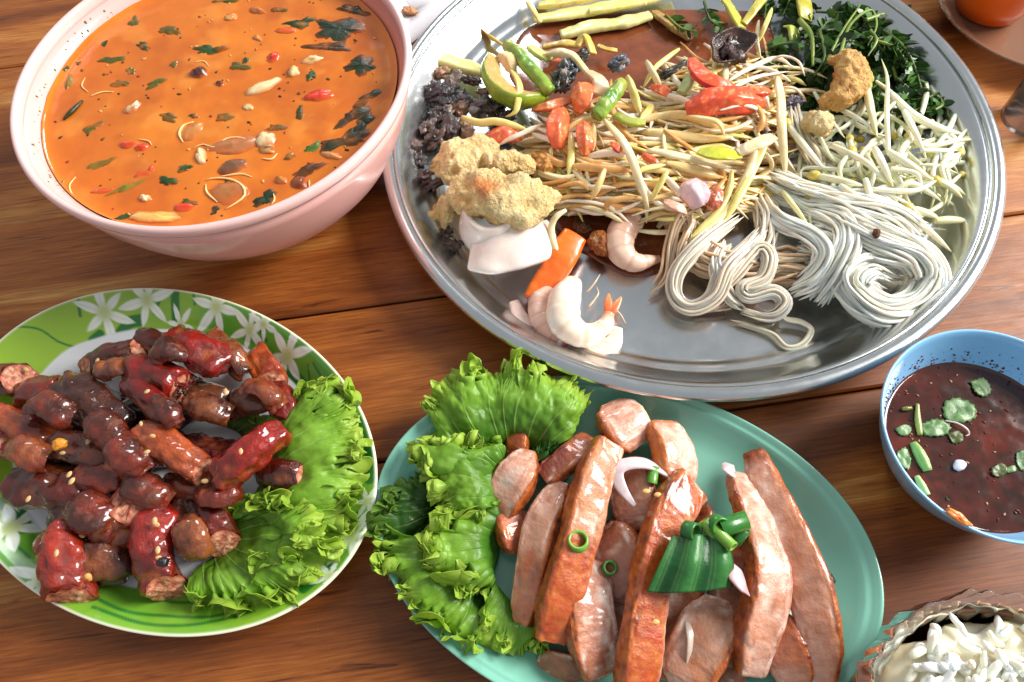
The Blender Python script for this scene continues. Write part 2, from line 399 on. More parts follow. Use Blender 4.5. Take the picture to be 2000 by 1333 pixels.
for i, (x, y, w, h, a, t, c1, c2, lab) in enumerate(mush):
    V, F, k = floater(x, y, w, h, R_(a), t, c1, c2, M_VEG, .26, i + 1, .74)
    m = obj('mushroom', V, F, M_VEG, None, k, lab or 'small translucent brown mushroom piece floating in the soup', 'mushroom', G_MUSH)
# pale curled rims of the translucent slices
for i, (pts, r, lab) in enumerate([
        ([(378, 238), (358, 246), (350, 262), (357, 278)], 3, 0), ([(402, 352), (420, 348), (452, 351), (474, 364), (478, 382), (462, 396), (440, 409)], 3, 0),
        ([(402, 360), (404, 376), (424, 395)], 2.5, 0), ([(378, 290), (395, 282), (420, 288), (440, 272), (470, 269), (498, 280)], 2.2, 0),
        ([(430, 345), (470, 340), (492, 346)], 2.4, 0), ([(512, 310), (530, 311), (542, 300)], 2.4, 0), ([(604, 352), (604, 366)], 2.2, 0),
        ([(534, 378), (536, 390), (530, 400)], 2.2, 0), ([(148, 346), (136, 362), (140, 378), (150, 386)], 2, 0), ([(166, 152), (160, 168), (172, 180)], 1.6, 0),
        ([(176, 188), (200, 180), (222, 180)], 1.8, 0), ([(270, 272), (290, 276), (296, 284)], 1.8, 0), ([(380, 122), (398, 120), (408, 130)], 1.6, 0)]):
    V, F, t, a = tube([at_soup(x, y, .0004) for x, y in pts], [r * PX * .3, r * PX * .8, r * PX * .8, r * PX * .3], 6, 14)
    obj('mushroom_edge', V, F, M_VEG, None, C(248, 206, 140), 'thin pale curled mushroom edge at the soup surface', 'mushroom', G_MUSH)
dg, mg, lg = C(30, 52, 22), C(52, 88, 34), C(112, 130, 44)
herb = [(410, 97, 66, 28, -3, mg, dg), (586, 45, 80, 26, -12, dg, mg), (660, 58, 130, 56, 14, dg, C(22, 34, 16)), (706, 128, 76, 46, 8, dg, C(26, 40, 18)),
        (279, 90, 32, 22, 40, dg, mg), (221, 117, 56, 18, 4, C(96, 96, 30), mg), (234, 164, 42, 18, 10, C(116, 92, 26), mg), (303, 164, 42, 22, -25, C(120, 104, 30), mg),
        (262, 42, 20, 34, 10, C(110, 100, 40), mg), (205, 85, 26, 12, -50, dg, mg), (135, 162, 14, 44, 5, lg, C(150, 120, 40)), (480, 119, 20, 14, 10, mg, dg), (609, 148, 22, 24, 0, dg, mg),
        (586, 222, 20, 32, 10, mg, dg), (361, 328, 24, 18, -30, dg, mg), (328, 354, 36, 20, 20, dg, mg), (369, 398, 32, 18, 25, dg, mg), (379, 226, 20, 12, 0, mg, dg),
        (517, 388, 44, 30, -40, dg, C(40, 50, 30)), (675, 274, 92, 40, -22, dg, C(22, 36, 18)), (611, 289, 46, 20, -22, C(96, 124, 40), mg), (718, 192, 66, 24, -35, dg, C(30, 40, 18)),
        (242, 424, 34, 14, -10, dg, mg), (422, 416, 26, 24, 0, dg, C(44, 44, 24)), (119, 358, 13, 12, 0, C(110, 100, 30), mg), (250, 366, 80, 10, -25, C(176, 120, 40), lg),
        (255, 140, 22, 20, 40, C(110, 96, 30), mg), (568, 306, 26, 12, -20, dg, mg), (710, 240, 60, 30, -45, C(34, 34, 20), dg), (690, 20, 70, 24, 20, C(44, 48, 20), dg), (545, 20, 40, 14, 0, C(120, 60, 20), mg),
        (128, 135, 18, 12, -50, dg, mg), (640, 92, 90, 30, 10, C(84, 50, 18), C(50, 40, 16)), (690, 226, 70, 34, -40, C(70, 44, 18), dg), (600, 335, 70, 26, -25, C(120, 60, 20), C(60, 44, 18)), (330, 60, 60, 24, 10, C(120, 92, 30), mg), (180, 250, 40, 20, -30, C(130, 92, 28), mg), (330, 230, 50, 20, 20, C(140, 90, 26), C(90, 80, 30)), (440, 230, 44, 18, -10, C(130, 86, 26), mg), (200, 320, 60, 18, -30, C(150, 100, 30), lg), (470, 130, 44, 20, 30, C(110, 84, 26), mg), (540, 250, 40, 20, 10, C(110, 70, 24), mg), (340, 125, 20, 16, 0, C(130, 90, 24), mg), (440, 3, 70, 10, 3, C(150, 110, 40), mg)]  # some dark brown leaves on the right added to deepen the soup's shade
def torn_leaf(x, y, w, h, ang, c1, c2, seed, lab):
    """thin ragged leaf floating in the surface film"""
    rs = np.random.RandomState(seed); n = 36; ph_ = np.linspace(0, 2 * np.pi, n, endpoint=False); c = at_soup(x, y)
    rad_ = 1 + .22 * np.sin(2 * ph_ + rs.rand() * 6) + .16 * np.sin(3 * ph_ + rs.rand() * 6) + .12 * np.sin(5 * ph_ + rs.rand() * 6) + .07 * rs.randn(n)
    ring_ = np.c_[np.cos(ph_) * w * .47 * rad_, np.sin(ph_) * h * .56 * rad_] * PX
    ca, sa = math.cos(-ang), math.sin(-ang); ring_ = np.c_[ring_[:, 0] * ca - ring_[:, 1] * sa, ring_[:, 0] * sa + ring_[:, 1] * ca]
    V = []
    for s_ in (.02, .35, .7, .92, 1.0): V.append(np.c_[c[0] + ring_[:, 0] * s_, c[1] + ring_[:, 1] * s_, np.full(n, c[2] + .0006 - .0009 * s_ ** 6)])
    V = np.vstack(V); nz = fbm(V, 240, seed, 3); V[:, 2] += .0006 * nz
    k = mixc(c1, c2, .5 + .8 * nz); k = mixc(k, C(206, 110, 34), sstep(.1, .7, fbm(V, 150, seed + 4, 2)) * .55)
    k = mixc(k, C(214, 100, 26), np.repeat([0, 0, 0, .3, .9], n))
    obj('herb_leaf', V, grid_faces(5, n, True), M_SOUP if w * h < 500 else M_LEAF, None, k, lab, 'herb', G_HERB)
for i, (x, y, w, h, a, c1, c2) in enumerate(herb):
    big = w * h > 2200
    torn_leaf(x, y, w, h, R_(a), c1, c2, i + 50, 'large dark green herb leaf floating in the shaded side of the soup' if big else 'small torn green herb leaf floating in the soup')
V, F, t, a = tube([at_soup(124, 234, .0006), at_soup(142, 216, .001), at_soup(161, 197, .0006)], [.0006, .0014, .0012, .0006], 8, 14)
obj('herb_sprig', V, F, M_LEAF, None, C(62, 58, 26), 'slender dark green stalk floating at the left of the soup', 'herb')
for i, (x, y, w, h, a, t) in enumerate([(250, 283, 44, 18, 4, 2.4), (276, 289, 32, 22, -8, 2.6), (533, 113, 36, 26, -10, 3), (623, 186, 64, 34, -14, 3), (279, 340, 40, 14, -20, 1.2),
                                       (197, 373, 44, 12, -4, 1.0), (361, 405, 50, 22, 6, 2), (296, 330, 14, 20, 20, 1.4), (560, 60, 50, 16, 10, .9)]):
    V, F, k = floater(x, y, w, h, R_(a), t, C(206, 34, 18), C(226, 72, 30), M_VEG, .3, i + 90, .72)
    obj('tomato_piece', V, F, M_VEG, None, k, 'soft red tomato piece floating in the soup', 'tomato', G_TOM)
# chilli and herb specks
parts = []
for i in range(150):
    a = rr(0, 6.283); r = SR * math.sqrt(rr(0, .93)); c = np.array([BC[0] + r * math.cos(a), BC[1] + r * math.sin(a), SZ + .0001])
    s = rr(.0003, .0009)
    V, F, d, U = blob(c, s * rr(.8, 2), s, .0004, rr(0, 3), .3, 1.5, i, 5, 7)
    parts.append((V, F, [C(170, 60, 18), C(100, 80, 22), C(70, 50, 18), C(240, 170, 90)][i % 4]))
for i in range(46):      # herb flecks stuck to the bowl wall above the soup line
    a = rr(1.9, 3.9); z = SZ + rr(.0015, .006); r = np.interp(z, [.82 * BH, .93 * BH], [.905 * BR, .958 * BR]) - .0002
    s = rr(.0003, .0007)
    V, F, d, U = blob((BC[0] + r * math.cos(a), BC[1] + r * math.sin(a), z), s, s, s * rr(.8, 2), 0, .3, 1.5, i, 5, 7)
    parts.append((V, F, [C(110, 130, 60), C(150, 140, 80)][i % 2]))
V, F, K = merge(parts)
obj('chilli_specks', V, F, M_LEAF, None, K, 'fine chilli and herb specks scattered over the soup', 'specks', kind='stuff')

# ------------------------------------------------------------------ metal tray
TC = np.array([.11614, .31564]); TR = .18644
tray = empty('metal_tray', (*TC, 0), 'large round dull metal tray heaped with noodles and papaya salad', 'tray')
tp = [(0, .0028), (.13, .0026), (.150, .0025), (.1535, .0030), (.1555, .0042), (.158, .0058), (.1605, .0064), (.1625, .0072), (.166, .0105), (.170, .0160), (.174, .0212), (.1768, .0243), (.179, .0256)]
bt = [(.179, .0240), (.1755, .0200), (.1700, .0130), (.166, .0085), (.162, .0050), (.158, .0030), (.154, .0010), (.150, .0004), (0, .0004)]
V, F = revolve(tp + bt, 220, TC)
obj('pan', V, F, M_METAL, tray)
ph = np.linspace(0, 2 * np.pi, 15)
V, F = revolve([(.1827 + .0040 * math.cos(-p), .0250 + .0031 * math.sin(-p)) for p in ph], 220, TC)
obj('rolled_rim', V, F, M_METAL, tray)
TZ = .0029

# ------------------------------------------------------------------ oval dishes
def oval(name, c, a, b, ang, prof, n, label, cat='plate'):
    e = empty(name, (c[0], c[1], 0), label, cat); V, F = revolve(prof, n, c, a, b, ang); return e, V, F
MC = np.array([.042415, .070125]); MA, MB, MG = .11994, .0801, -.33867
mprof = [(0, .0042), (.5, .0042), (.74, .0046), (.80, .0058), (.86, .0085), (.915, .0122), (.935, .0138), (.945, .0142), (.955, .0141), (.965, .0146), (.985, .0160), (.996, .0163), (1.0, .0158),
         (.998, .0150), (.97, .0132), (.93, .0110), (.86, .0065), (.78, .0030), (.7, .0010), (.66, .0004), (0, .0004)]
e, V, F = oval('oval_plate', MC, MA, MB, MG, mprof, 200, 'oval mint green melamine plate of grilled pork slices')
obj('body', V, F, M_PLASTIC, e, C(128, 192, 172))

PC = np.array([-.18406, .13615]); PA, PB, PG = .12066, .08451, 2.6075
rf = np.r_[np.linspace(0, .7, 12), np.linspace(.72, .985, 46), .992, .998, 1.0]
zf = np.interp(rf, [0, .55, .72, .78, .82, .9, .96, .985, .995, 1.0], [.0044, .0044, .0048, .0058, .0078, .0132, .0170, .0182, .0184, .0178])
prof = list(zip(rf, zf)) + [(.998, .0168), (.96, .0150), (.9, .0112), (.82, .0058), (.75, .0030), (.66, .0006), (.62, .0004), (0, .0004)]
NP = 1000
e, V, F = oval('printed_oval_plate', PC, PA, PB, PG, prof, NP, 'oval white plate with green rim printed with white lilies', 'plate')
rfrac = np.repeat([p[0] for p in prof], NP); X = V[:, :2]
top = np.repeat(np.arange(len(prof)) < len(rf), NP)
q = np.c_[X, 0 * X[:, 0]]
def wpt(x, y): return P(x, y, .012)[:2]
col = mixc(C(92, 158, 50), C(150, 190, 52), sstep(-.2, .9, fbm(q, 16, 5, 2) + .8 * sstep(.02, .10, np.abs(X[:, 0] + .09))))
col = mixc(col, C(150, 190, 56), sstep(.05, .0, np.hypot(*(X - wpt(90, 640)).T)))
def strokes(pts, w, c, cc, soft=.0005):
    q_ = crom([wpt(*p) for p in pts], 60)
    d = np.min(np.hypot(X[:, None, 0] - q_[None, :, 0], X[:, None, 1] - q_[None, :, 1]), axis=1)
    return mixc(cc, c, 1 - sstep(w - soft, w + soft, d))
dgr = C(34, 116, 42)
for pts, w in [([(25, 652), (80, 648), (110, 664), (145, 668), (200, 655)], .0006), ([(300, 610), (320, 590), (350, 575)], .0009), ([(330, 650), (345, 600), (355, 572)], .0026), ([(385, 600), (388, 580)], .0007),
               ([(500, 610), (505, 640), (520, 665)], .0009), ([(515, 640), (535, 636), (555, 645)], .0008), ([(575, 720), (592, 740), (608, 760)], .0008), ([(603, 715), (602, 760), (592, 790)], .0006), ([(615, 715), (635, 750), (650, 790)], .0007),
               ([(560, 725), (585, 760), (610, 795), (625, 830)], .0030), ([(225, 640), (245, 625), (270, 620)], .0030), ([(170, 655), (185, 645)], .0025), ([(160, 620), (166, 590)], .0008),
               ([(170, 1160), (250, 1195), (330, 1204), (410, 1206), (470, 1192)], .0008), ([(190, 1188), (280, 1218), (360, 1224), (430, 1214), (500, 1196)], .0008), ([(280, 1165), (340, 1175), (400, 1172)], .0006),
               ([(715, 830), (728, 880), (728, 940)], .0032), ([(645, 1110), (690, 1040), (705, 1010)], .0022), ([(10, 1020), (30, 1060), (60, 1090)], .0006), ([(0, 980), (25, 1000), (40, 1030)], .0030), ([(600, 1150), (650, 1105)], .0030)]:
    col = strokes(pts, w, dgr, col)
def lily(x, y, s, rot, cc, inner=C(176, 196, 84)):
    c = wpt(x, y); D = X - c; r = np.hypot(D[:, 0], D[:, 1]) / (s * PX); th = np.arctan2(D[:, 1], D[:, 0]) - rot
    sw = np.abs(((th / (math.pi / 3)) % 1) - .5) * 2
    pet = 1 - sw
    R = .22 + .80 * pet ** 1.25 * (1 + .2 * np.sin(2 * th + x))
    mk = 1 - sstep(R - .06, R + .06, r)
    shade = mixc(C(236, 242, 232), inner, sstep(.42, .05, r) * .8)
    shade = mixc(shade, C(200, 218, 180), .5 * sstep(.12, .0, sw) + .4 * sstep(.5, .9, sw))
    return np.where(mk[:, None] > 0, mixc(cc, shade, mk), cc)
for x, y, s, r in [(205, 612, 56, .2), (292, 592, 52, .7), (428, 606, 54, .1), (560, 694, 60, .45), (488, 645, 44, .6), (345, 628, 34, .2), (520, 640, 32, .9), (20, 1030, 60, .5), (95, 1130, 62, .2), (690, 1050, 60, .3), (650, 1130, 34, .7), (722, 985, 30, .4)]:
    col = lily(x, y, s, r, col)
white = C(226, 229, 234)
edge_in = .785 + .012 * vn(q, 60, 8)
col = mixc(col, white, 1 - sstep(edge_in - .006, edge_in + .006, rfrac))
col = mixc(col, C(238, 240, 214), sstep(.982, .99, rfrac))
col[~top] = C(236, 238, 226)
obj('body', V, F, M_PLASTIC, e, col)

# ------------------------------------------------------------------ blue sauce bowl
CC = np.array([.21793, .09795]); CR = .05189; CH = .0432
cup = empty('sauce_bowl', (*CC, 0), 'small sky blue plastic bowl of dark red dipping sauce', 'bowl')
V, F = revolve([(0, .0012), (.026, .0012), (.0285, 0), (.031, 0), (.0335, .003), (.037, .009), (.0412, .0165), (.0455, .0255), (.0487, .034), (.0508, .040), (.0518, .0424), (.0517, .0431), (.0511, .0433), (.0503, .0427),
                (.0492, .0395), (.0470, .033), (.0437, .0255), (.0408, .0205), (.036, .012), (.03, .005), (.02, .0032), (0, .003)], 140, CC)
obj('body', V, F, M_PLASTIC, cup, C(140, 196, 238))
UZ = .0236; UR = .0433
V, F = revolve([(r * UR, UZ + (.0008 * max(0, (r - .96) / .04) ** 2)) for r in np.r_[np.linspace(0, .96, 40), .98, 1.0]], 140, CC)
q = np.c_[V[:, :2], 0 * V[:, 0]]; n1 = fbm(q, 60, 2, 4); n2 = fbm(q, 220, 5, 3)
V[:, 2] += .00008 * n1 + .00004 * n2
col = mixc(C(62, 22, 14), C(92, 32, 18), .5 + .7 * n1); col = mixc(col, C(40, 26, 16), sstep(.2, .7, n2) * .6)
obj('dipping_sauce', V, F, M_SAUCE, None, col, 'dark reddish brown dipping sauce in the blue bowl', 'sauce')
parts = []
for i in range(120):
    a = rr(0, 6.283); r = UR * math.sqrt(rr(0, .9)); s = rr(.0002, .0006)
    V, F, d, U = blob((CC[0] + r * math.cos(a), CC[1] + r * math.sin(a), UZ + .0002), s * rr(1, 2), s, .0003, rr(0, 3), .3, 1.5, i, 5, 7)
    parts.append((V, F, [C(140, 40, 20), C(196, 150, 110), C(60, 60, 30), C(120, 60, 40)][i % 4]))
for i in range(190):     # dried splash on the wall above the sauce
    a = rr(.6, 3.6); z = UZ + .0010 + abs(RNG.gauss(0, .0042)); r = np.interp(z, [.0205, .0255, .033, .0395], [.0408, .0437, .0470, .0492]) - .00005
    s = rr(.00015, .0006)
    V, F, d, U = blob((CC[0] + r * math.cos(a), CC[1] + r * math.sin(a), z), s, s, s, 0, .4, 1.5, i, 5, 7)
    parts.append((V, F, [C(120, 50, 40), C(70, 50, 60), C(160, 90, 80)][i % 3]))
V, F, K = merge(parts)
obj('sauce_specks', V, F, M_LEAF, None, K, 'chilli flakes in the sauce and dried splashes on the blue bowl wall', 'specks', kind='stuff')
def leafpatch(pts, z, thick, c1, c2, mat, name, label, cat, group, seed=0, ruf=.0006):
    """thin lobed leaf from a pixel outline fan"""
    c = np.mean([P(x, y, z) for x, y in pts], axis=0); ring = crom([P(x, y, z) for x, y in pts + pts[:1]], 41)[:-1]
    n = len(ring); V = []
    for k, s in enumerate((0.02, .3, .55, .8, 1.0)):
        e_ = ring * s + c * (1 - s)
        if s == 1.0: e_ = e_ + (e_ - c) * (.07 * np.sin(np.arange(n) * 2.1 + seed))[:, None]
        V.append(e_)
    V = np.vstack(V); nz = fbm(V, 260, seed, 2)
    V[:, 2] += ruf * nz + thick
    B = V.copy(); B[:, 2] -= thick
    F = grid_faces(5, n, True); L = len(V)
    F2 = F + [tuple(i + L for i in f[::-1]) for f in F] + [(4 * n + j, 4 * n + (j + 1) % n, L + 4 * n + (j + 1) % n, L + 4 * n + j) for j in range(n)]
    A = np.vstack([V, B]); k = mixc(c1, c2, .5 + .6 * np.r_[nz, nz])
    return obj(name, A, F2, mat, None, k, label, cat, group)
cg1, cg2 = C(74, 120, 60), C(140, 172, 116)
for i, pts in enumerate([[(1845, 785), (1870, 778), (1900, 790), (1905, 815), (1880, 826), (1850, 822), (1842, 802)], [(1800, 828), (1830, 818), (1855, 832), (1845, 850), (1812, 852), (1800, 842)],
                         [(1895, 745), (1920, 740), (1935, 760), (1925, 775), (1905, 768)], [(1748, 838), (1768, 830), (1780, 836), (1774, 850), (1758, 850)], [(1750, 885), (1768, 875), (1778, 895), (1774, 918), (1756, 905)],
                         [(1935, 915), (1955, 905), (1968, 918), (1955, 932), (1938, 928)], [(1985, 885), (2003, 880), (2012, 900), (1998, 920), (1986, 905)], [(1850, 848), (1872, 842), (1882, 860), (1862, 866)], [(1962, 915), (1980, 910), (1984, 920), (1968, 924)]]):
    leafpatch(pts, UZ + .0006, .0003, cg1 if i not in (5, 7) else C(70, 84, 34), cg2 if i not in (5, 7) else C(96, 106, 50), M_LEAF, 'coriander_leaf',
              'green coriander leaf floating in the dark dipping sauce', 'herb', 'coriander leaves in the sauce', i)
for pts, r, c, lab in [([(1783, 865), (1797, 890), (1812, 920)], [.0016, .0026, .0028, .002], C(128, 168, 84), 'thick pale green spring onion stalk floating in the dipping sauce'),
                       ([(1792, 790), (1792, 815), (1795, 838), (1797, 850)], [.0008, .0013, .0016, .0012], C(150, 158, 76), 'thin yellowish green stalk floating in the dipping sauce'),
                       ([(1790, 930), (1800, 950), (1810, 968)], [.0012, .002, .0018], C(150, 180, 110), 'short green stalk at the inside edge of the blue bowl'),
                       ([(1762, 800), (1780, 797)], [.0009, .0012, .0009], C(110, 110, 40), 'short olive stalk bit in the dipping sauce')]:
    V, F, t, a = tube([P(x, y, UZ + .001) for x, y in pts], r, 10, 16)
    obj('herb_stalk', V, F, M_VEG, None, mixc(c, c * 1.35, .5 + .5 * np.sin(a * 3)), lab, 'herb')
V, F, t, a = tube([P(1846, 822, UZ + .001), P(1870, 827, UZ + .002), P(1888, 838, UZ + .002), P(1893, 848, UZ + .001), P(1886, 852, UZ + .001)], [.0004, .0005, .0005, .0003], 6, 18)
obj('onion_sliver', V, F, M_VEG, None, C(226, 206, 200), 'fine white curled onion sliver in the dipping sauce', 'onion')
V, F, d, U = blob(P(1874, 909, UZ + .001), .0034, .0026, .0012, .5, .2, 1.6, 3, 10, 16)
obj('onion_bit', V, F, M_VEG, None, C(206, 206, 220), 'small whitish onion square floating in the dipping sauce', 'onion')
V, F, d, U = blob(P(1871, 1011, CH + .0012), .0052, .0019, .0016, -.75, .35, 2.0, 5, 12, 18)
obj('chilli_bit', V, F, M_VEG, None, mixc(C(228, 110, 30), C(240, 160, 80), .5 + d), 'orange chilli crumb stuck on the rim of the blue bowl', 'chilli')
# ------------------------------------------------------------------ lettuce
def fan_leaf(base, edge, seed, label, group, nu=640, nv=52, frill=.0048, wl=.0115, bulge=.006, thick=.00025, crease=.0012, cin=None, cout=None, cfr=None, drop=0.0):
    """ruffled leaf spread from a base line to a traced edge; points are (px, py, mm)"""
    B = crom([Pm(*p) for p in base], nu); E_ = crom([Pm(*p) for p in edge], nu)
    L = np.r_[0, np.cumsum(np.linalg.norm(np.diff(E_, axis=0), axis=1))]
    V = np.zeros((nv, nu, 3)); vs = 1 - (1 - np.linspace(0, 1, nv)) ** 1.5
    rad = E_ - B; rl = np.linalg.norm(rad, axis=1)[:, None]; ru = rad / np.maximum(rl, 1e-6)
    along = np.gradient(E_, axis=0); along /= np.linalg.norm(along, axis=1)[:, None] + 1e-9
    nrm = np.cross(along, ru); nrm /= np.linalg.norm(nrm, axis=1)[:, None] + 1e-9
    nrm *= np.sign(nrm[:, 2:3] + 1e-6)
    s = L; rs = np.random.RandomState(seed)
    def wave(w, k):
        f_ = np.exp(.75 * np.interp(s, np.linspace(0, L[-1], max(6, int(L[-1] / w / 1.3))), rs.randn(max(6, int(L[-1] / w / 1.3)))))
        ph_ = np.r_[0, np.cumsum(np.diff(s) * 2 * np.pi / w * f_[1:])] + rs.rand() * 6.28
        am = .55 + .6 * np.abs(np.interp(s, np.linspace(0, L[-1], max(8, int(L[-1] / w))), rs.randn(max(8, int(L[-1] / w)))))
        return am * np.sin(ph_), am * np.cos(ph_)
    w1, c1 = wave(wl * 1.35, 0); w2, c2 = wave(wl * .55, 1); w3, c3 = wave(wl * .24, 2); w4, c4 = wave(wl * .11, 3)
    nick = np.interp(s, np.linspace(0, L[-1], 190), rs.randn(190))
    for i, v in enumerate(vs):
        q = B + rad * v
        q = q + nrm * (bulge * math.sin(math.pi * min(v, 1)) ** 1.0)
        A1 = frill * (.10 * v ** 1.5 + .9 * v ** 7); A2 = frill * .7 * v ** 10; A3 = frill * .45 * v ** 16; A4 = frill * .22 * v ** 30
        q = q + nrm * (A1 * w1 + A2 * w2 + A3 * w3 + A4 * w4)[:, None] + along * (.9 * A1 * c1 * v + .9 * A2 * c2 + .6 * A3 * c3 + .5 * A4 * c4)[:, None]
        q = q + ru * ((-.6 * A1 * np.abs(w1) + .6 * A2 * w3 + .9 * A3 * nick + .9 * A4 * w4) * v)[:, None]
        V[i] = q
    V = V.reshape(-1, 3); F = grid_faces(nv, nu)
    vv = np.repeat(vs, nu)
    N = normals(V, F)
    wr = fbm(V, 120, seed, 3)
    V = V + N * ((crease * wr + .0048 * fbm(V, 40, seed + 7, 2)) * sstep(0, .25, vv))[:, None]
    # midrib and veins
    uu = np.tile(np.linspace(0, 1, nu), nv)
    vein = np.abs(((uu * 9 + .25 * np.sin(vv * 5 + seed)) % 1) - .5)
    vmask = sstep(.09, .0, vein) * sstep(1.0, .3, vv)
    V = V + N * (.0003 * vmask)[:, None]
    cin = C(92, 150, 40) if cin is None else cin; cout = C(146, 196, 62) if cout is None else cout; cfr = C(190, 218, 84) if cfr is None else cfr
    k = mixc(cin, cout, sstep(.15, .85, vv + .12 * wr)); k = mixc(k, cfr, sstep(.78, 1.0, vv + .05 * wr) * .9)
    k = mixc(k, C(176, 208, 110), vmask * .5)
    V[:, 2] = np.maximum(V[:, 2], .0052)
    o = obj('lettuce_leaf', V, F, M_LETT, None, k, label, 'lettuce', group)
    md = o.modifiers.new('thickness', 'SOLIDIFY'); md.thickness = thick; md.offset = 0
    return o
GLP = 'lettuce leaves under the sausages'
fan_leaf([(470, 880, 8), (520, 900, 9), (500, 960, 9), (470, 990, 8)], [(560, 820, 12), (610, 770, 22), (655, 745, 26), (690, 760, 24), (700, 830, 22), (708, 890, 21), (704, 950, 20), (690, 985, 16)], 3,
         'upright frilly lettuce leaf leaning on the rim of the lily plate', GLP, cin=C(110, 150, 34), bulge=.009)
fan_leaf([(400, 1010, 8), (420, 1040, 8), (450, 1060, 8), (400, 1100, 8)], [(480, 975, 14), (560, 955, 20), (640, 950, 20), (680, 985, 20), (672, 1050, 22), (625, 1110, 22), (590, 1150, 20), (540, 1185, 17), (480, 1200, 15), (420, 1198, 13), (362, 1180, 12)], 5,
         'broad frilly lettuce leaf at the front of the lily plate', GLP, nu=900, frill=.0050, wl=.0125, bulge=.007, cin=C(96, 140, 32))
fan_leaf([(470, 1010, 12), (500, 1040, 12), (480, 1090, 10)], [(470, 985, 18), (530, 965, 26), (590, 990, 29), (620, 1035, 27), (590, 1085, 25), (545, 1110, 22), (480, 1120, 18)], 9,
         'tightly curled yellow green lettuce frill on top of the broad leaf', GLP, nu=700, frill=.0050, wl=.010, bulge=.006)
fan_leaf([(430, 830, 9), (470, 850, 9), (480, 890, 9)], [(430, 815, 12), (500, 812, 15), (560, 850, 17), (590, 905, 17), (570, 950, 14)], 12, 'flat green lettuce leaf tucked beneath the sausages', GLP, frill=.002, bulge=.002, cin=C(60, 92, 20), cout=C(110, 150, 40))

# ------------------------------------------------------------------ sausage pieces
def sausage(path, r, c1, c2, cuts=(0, 1), squash=.86, wr=.10, seed=0, label=None, name='sausage_piece', rr_=None, sz=None, roll=0.0, face=None, slant=1.1):
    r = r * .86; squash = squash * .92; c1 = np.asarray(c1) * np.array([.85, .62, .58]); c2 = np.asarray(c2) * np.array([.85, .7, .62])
    pts = [Pm(*p) for p in path]; n, m = 34, 48
    rad = np.array(rr_ if rr_ is not None else [1, 1, 1, 1, 1, 1, 1], float) * r * PX
    rad = np.interp(np.linspace(0, 1, m), np.linspace(0, 1, len(rad)), rad)
    e = np.linspace(0, 1, m)
    if not cuts[0]: rad *= np.clip(1 - (1 - np.clip(e / .16, 0, 1)) ** 2.4, .12, 1)
    if not cuts[1]: rad *= np.clip(1 - (1 - np.clip((1 - e) / .16, 0, 1)) ** 2.4, .12, 1)
    V, F, t, a = tube(pts, rad, n, m, 1.0, squash, roll)
    Tn, Sn, Nn = frames(crom(pts, m)); lift = np.repeat(rad, n) * np.sin(a[:m * n]) * squash
    for s_, on in ((0, cuts[0]), (1, cuts[1])):
        if on:
            w_ = sstep(.55, 1, t[:m * n] if s_ else 1 - t[:m * n])
            V[:m * n] += np.repeat(Tn, n, axis=0) * ((-1 if s_ else 1) * slant * w_ * lift)[:, None]
    N = normals(V, F); ax = (np.asarray(pts[-1]) - np.asarray(pts[0])); ax /= np.linalg.norm(ax)
    # lengthwise wrinkles: squeeze the noise along the axis
    proj = (V @ ax)[:, None] * ax
    Q = (V - proj) * 260 + proj * 70
    d1 = fbm(Q + seed * 5.1, 1, seed, 3); d2 = fbm(V, 110, seed + 3, 2)
    R = r * PX
    d3 = fbm(Q * 2.7 + seed, 1, seed + 9, 2)
    V = V + N * (R * wr * (.9 * d1 + 1.1 * d2 + .45 * d3))[:, None]
    V[:, 2] = np.maximum(V[:, 2], .0056)
    k = mixc(c1, c2, .5 + .75 * d2); k = mixc(k, C(50, 20, 12), sstep(.35, 1.0, d1 * .8 - d2 * .5) * .55)
    k = mixc(k, C(196, 100, 48), sstep(.35, 1.0, d2 + .3 * d1) * .5)
    k = mixc(k, C(70, 28, 16), sstep(.3, .9, d3) * .3)
    o = obj(name, V, F, M_SAUS, None, k, label, 'sausage', 'grilled sausage pieces')
    for s, on in ((0, cuts[0]), (1, cuts[1])):
        if not on: continue
        ring = V[:n] if s == 0 else V[(m - 1) * n:m * n]; c = ring.mean(0)
        dirv = -(V[n:2 * n].mean(0) - c) if s == 0 else c - V[(m - 2) * n:(m - 1) * n].mean(0)
        dirv = dirv / (np.linalg.norm(dirv) + 1e-9)
        L = []
        for f_ in (.95, .88, .8, .7, .6, .5, .4, .3, .2, .1, .02): L.append(c + (ring - c) * f_ + dirv * R * (.04 + .08 * (1 - f_ ** 2)))
        L = np.vstack(L); nz = fbm(L, 520, seed + s, 3); L = L + dirv * (R * .06 * nz)[:, None]
        FF = grid_faces(11, n, True)
        fc = face if face is not None else C(226, 146, 112)
        kk = mixc(fc, C(150, 66, 48), .5 + .7 * fbm(L, 700, seed + 5, 2)); kk = mixc(kk, C(246, 200, 160), sstep(.1, .8, nz) * .7); kk = mixc(kk, C(176, 70, 44), np.repeat([.8, .4, 0, 0, 0, 0, 0, 0, 0, 0, 0], n))
        if s == 0: FF = [f[::-1] for f in FF]
        obj('cut_face', L, FF, M_MEAT, o, kk)
    return o
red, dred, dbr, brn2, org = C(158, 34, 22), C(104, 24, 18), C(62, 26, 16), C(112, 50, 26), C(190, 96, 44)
deep = 'dark glazed sausage piece deep in the pile on the lily plate'
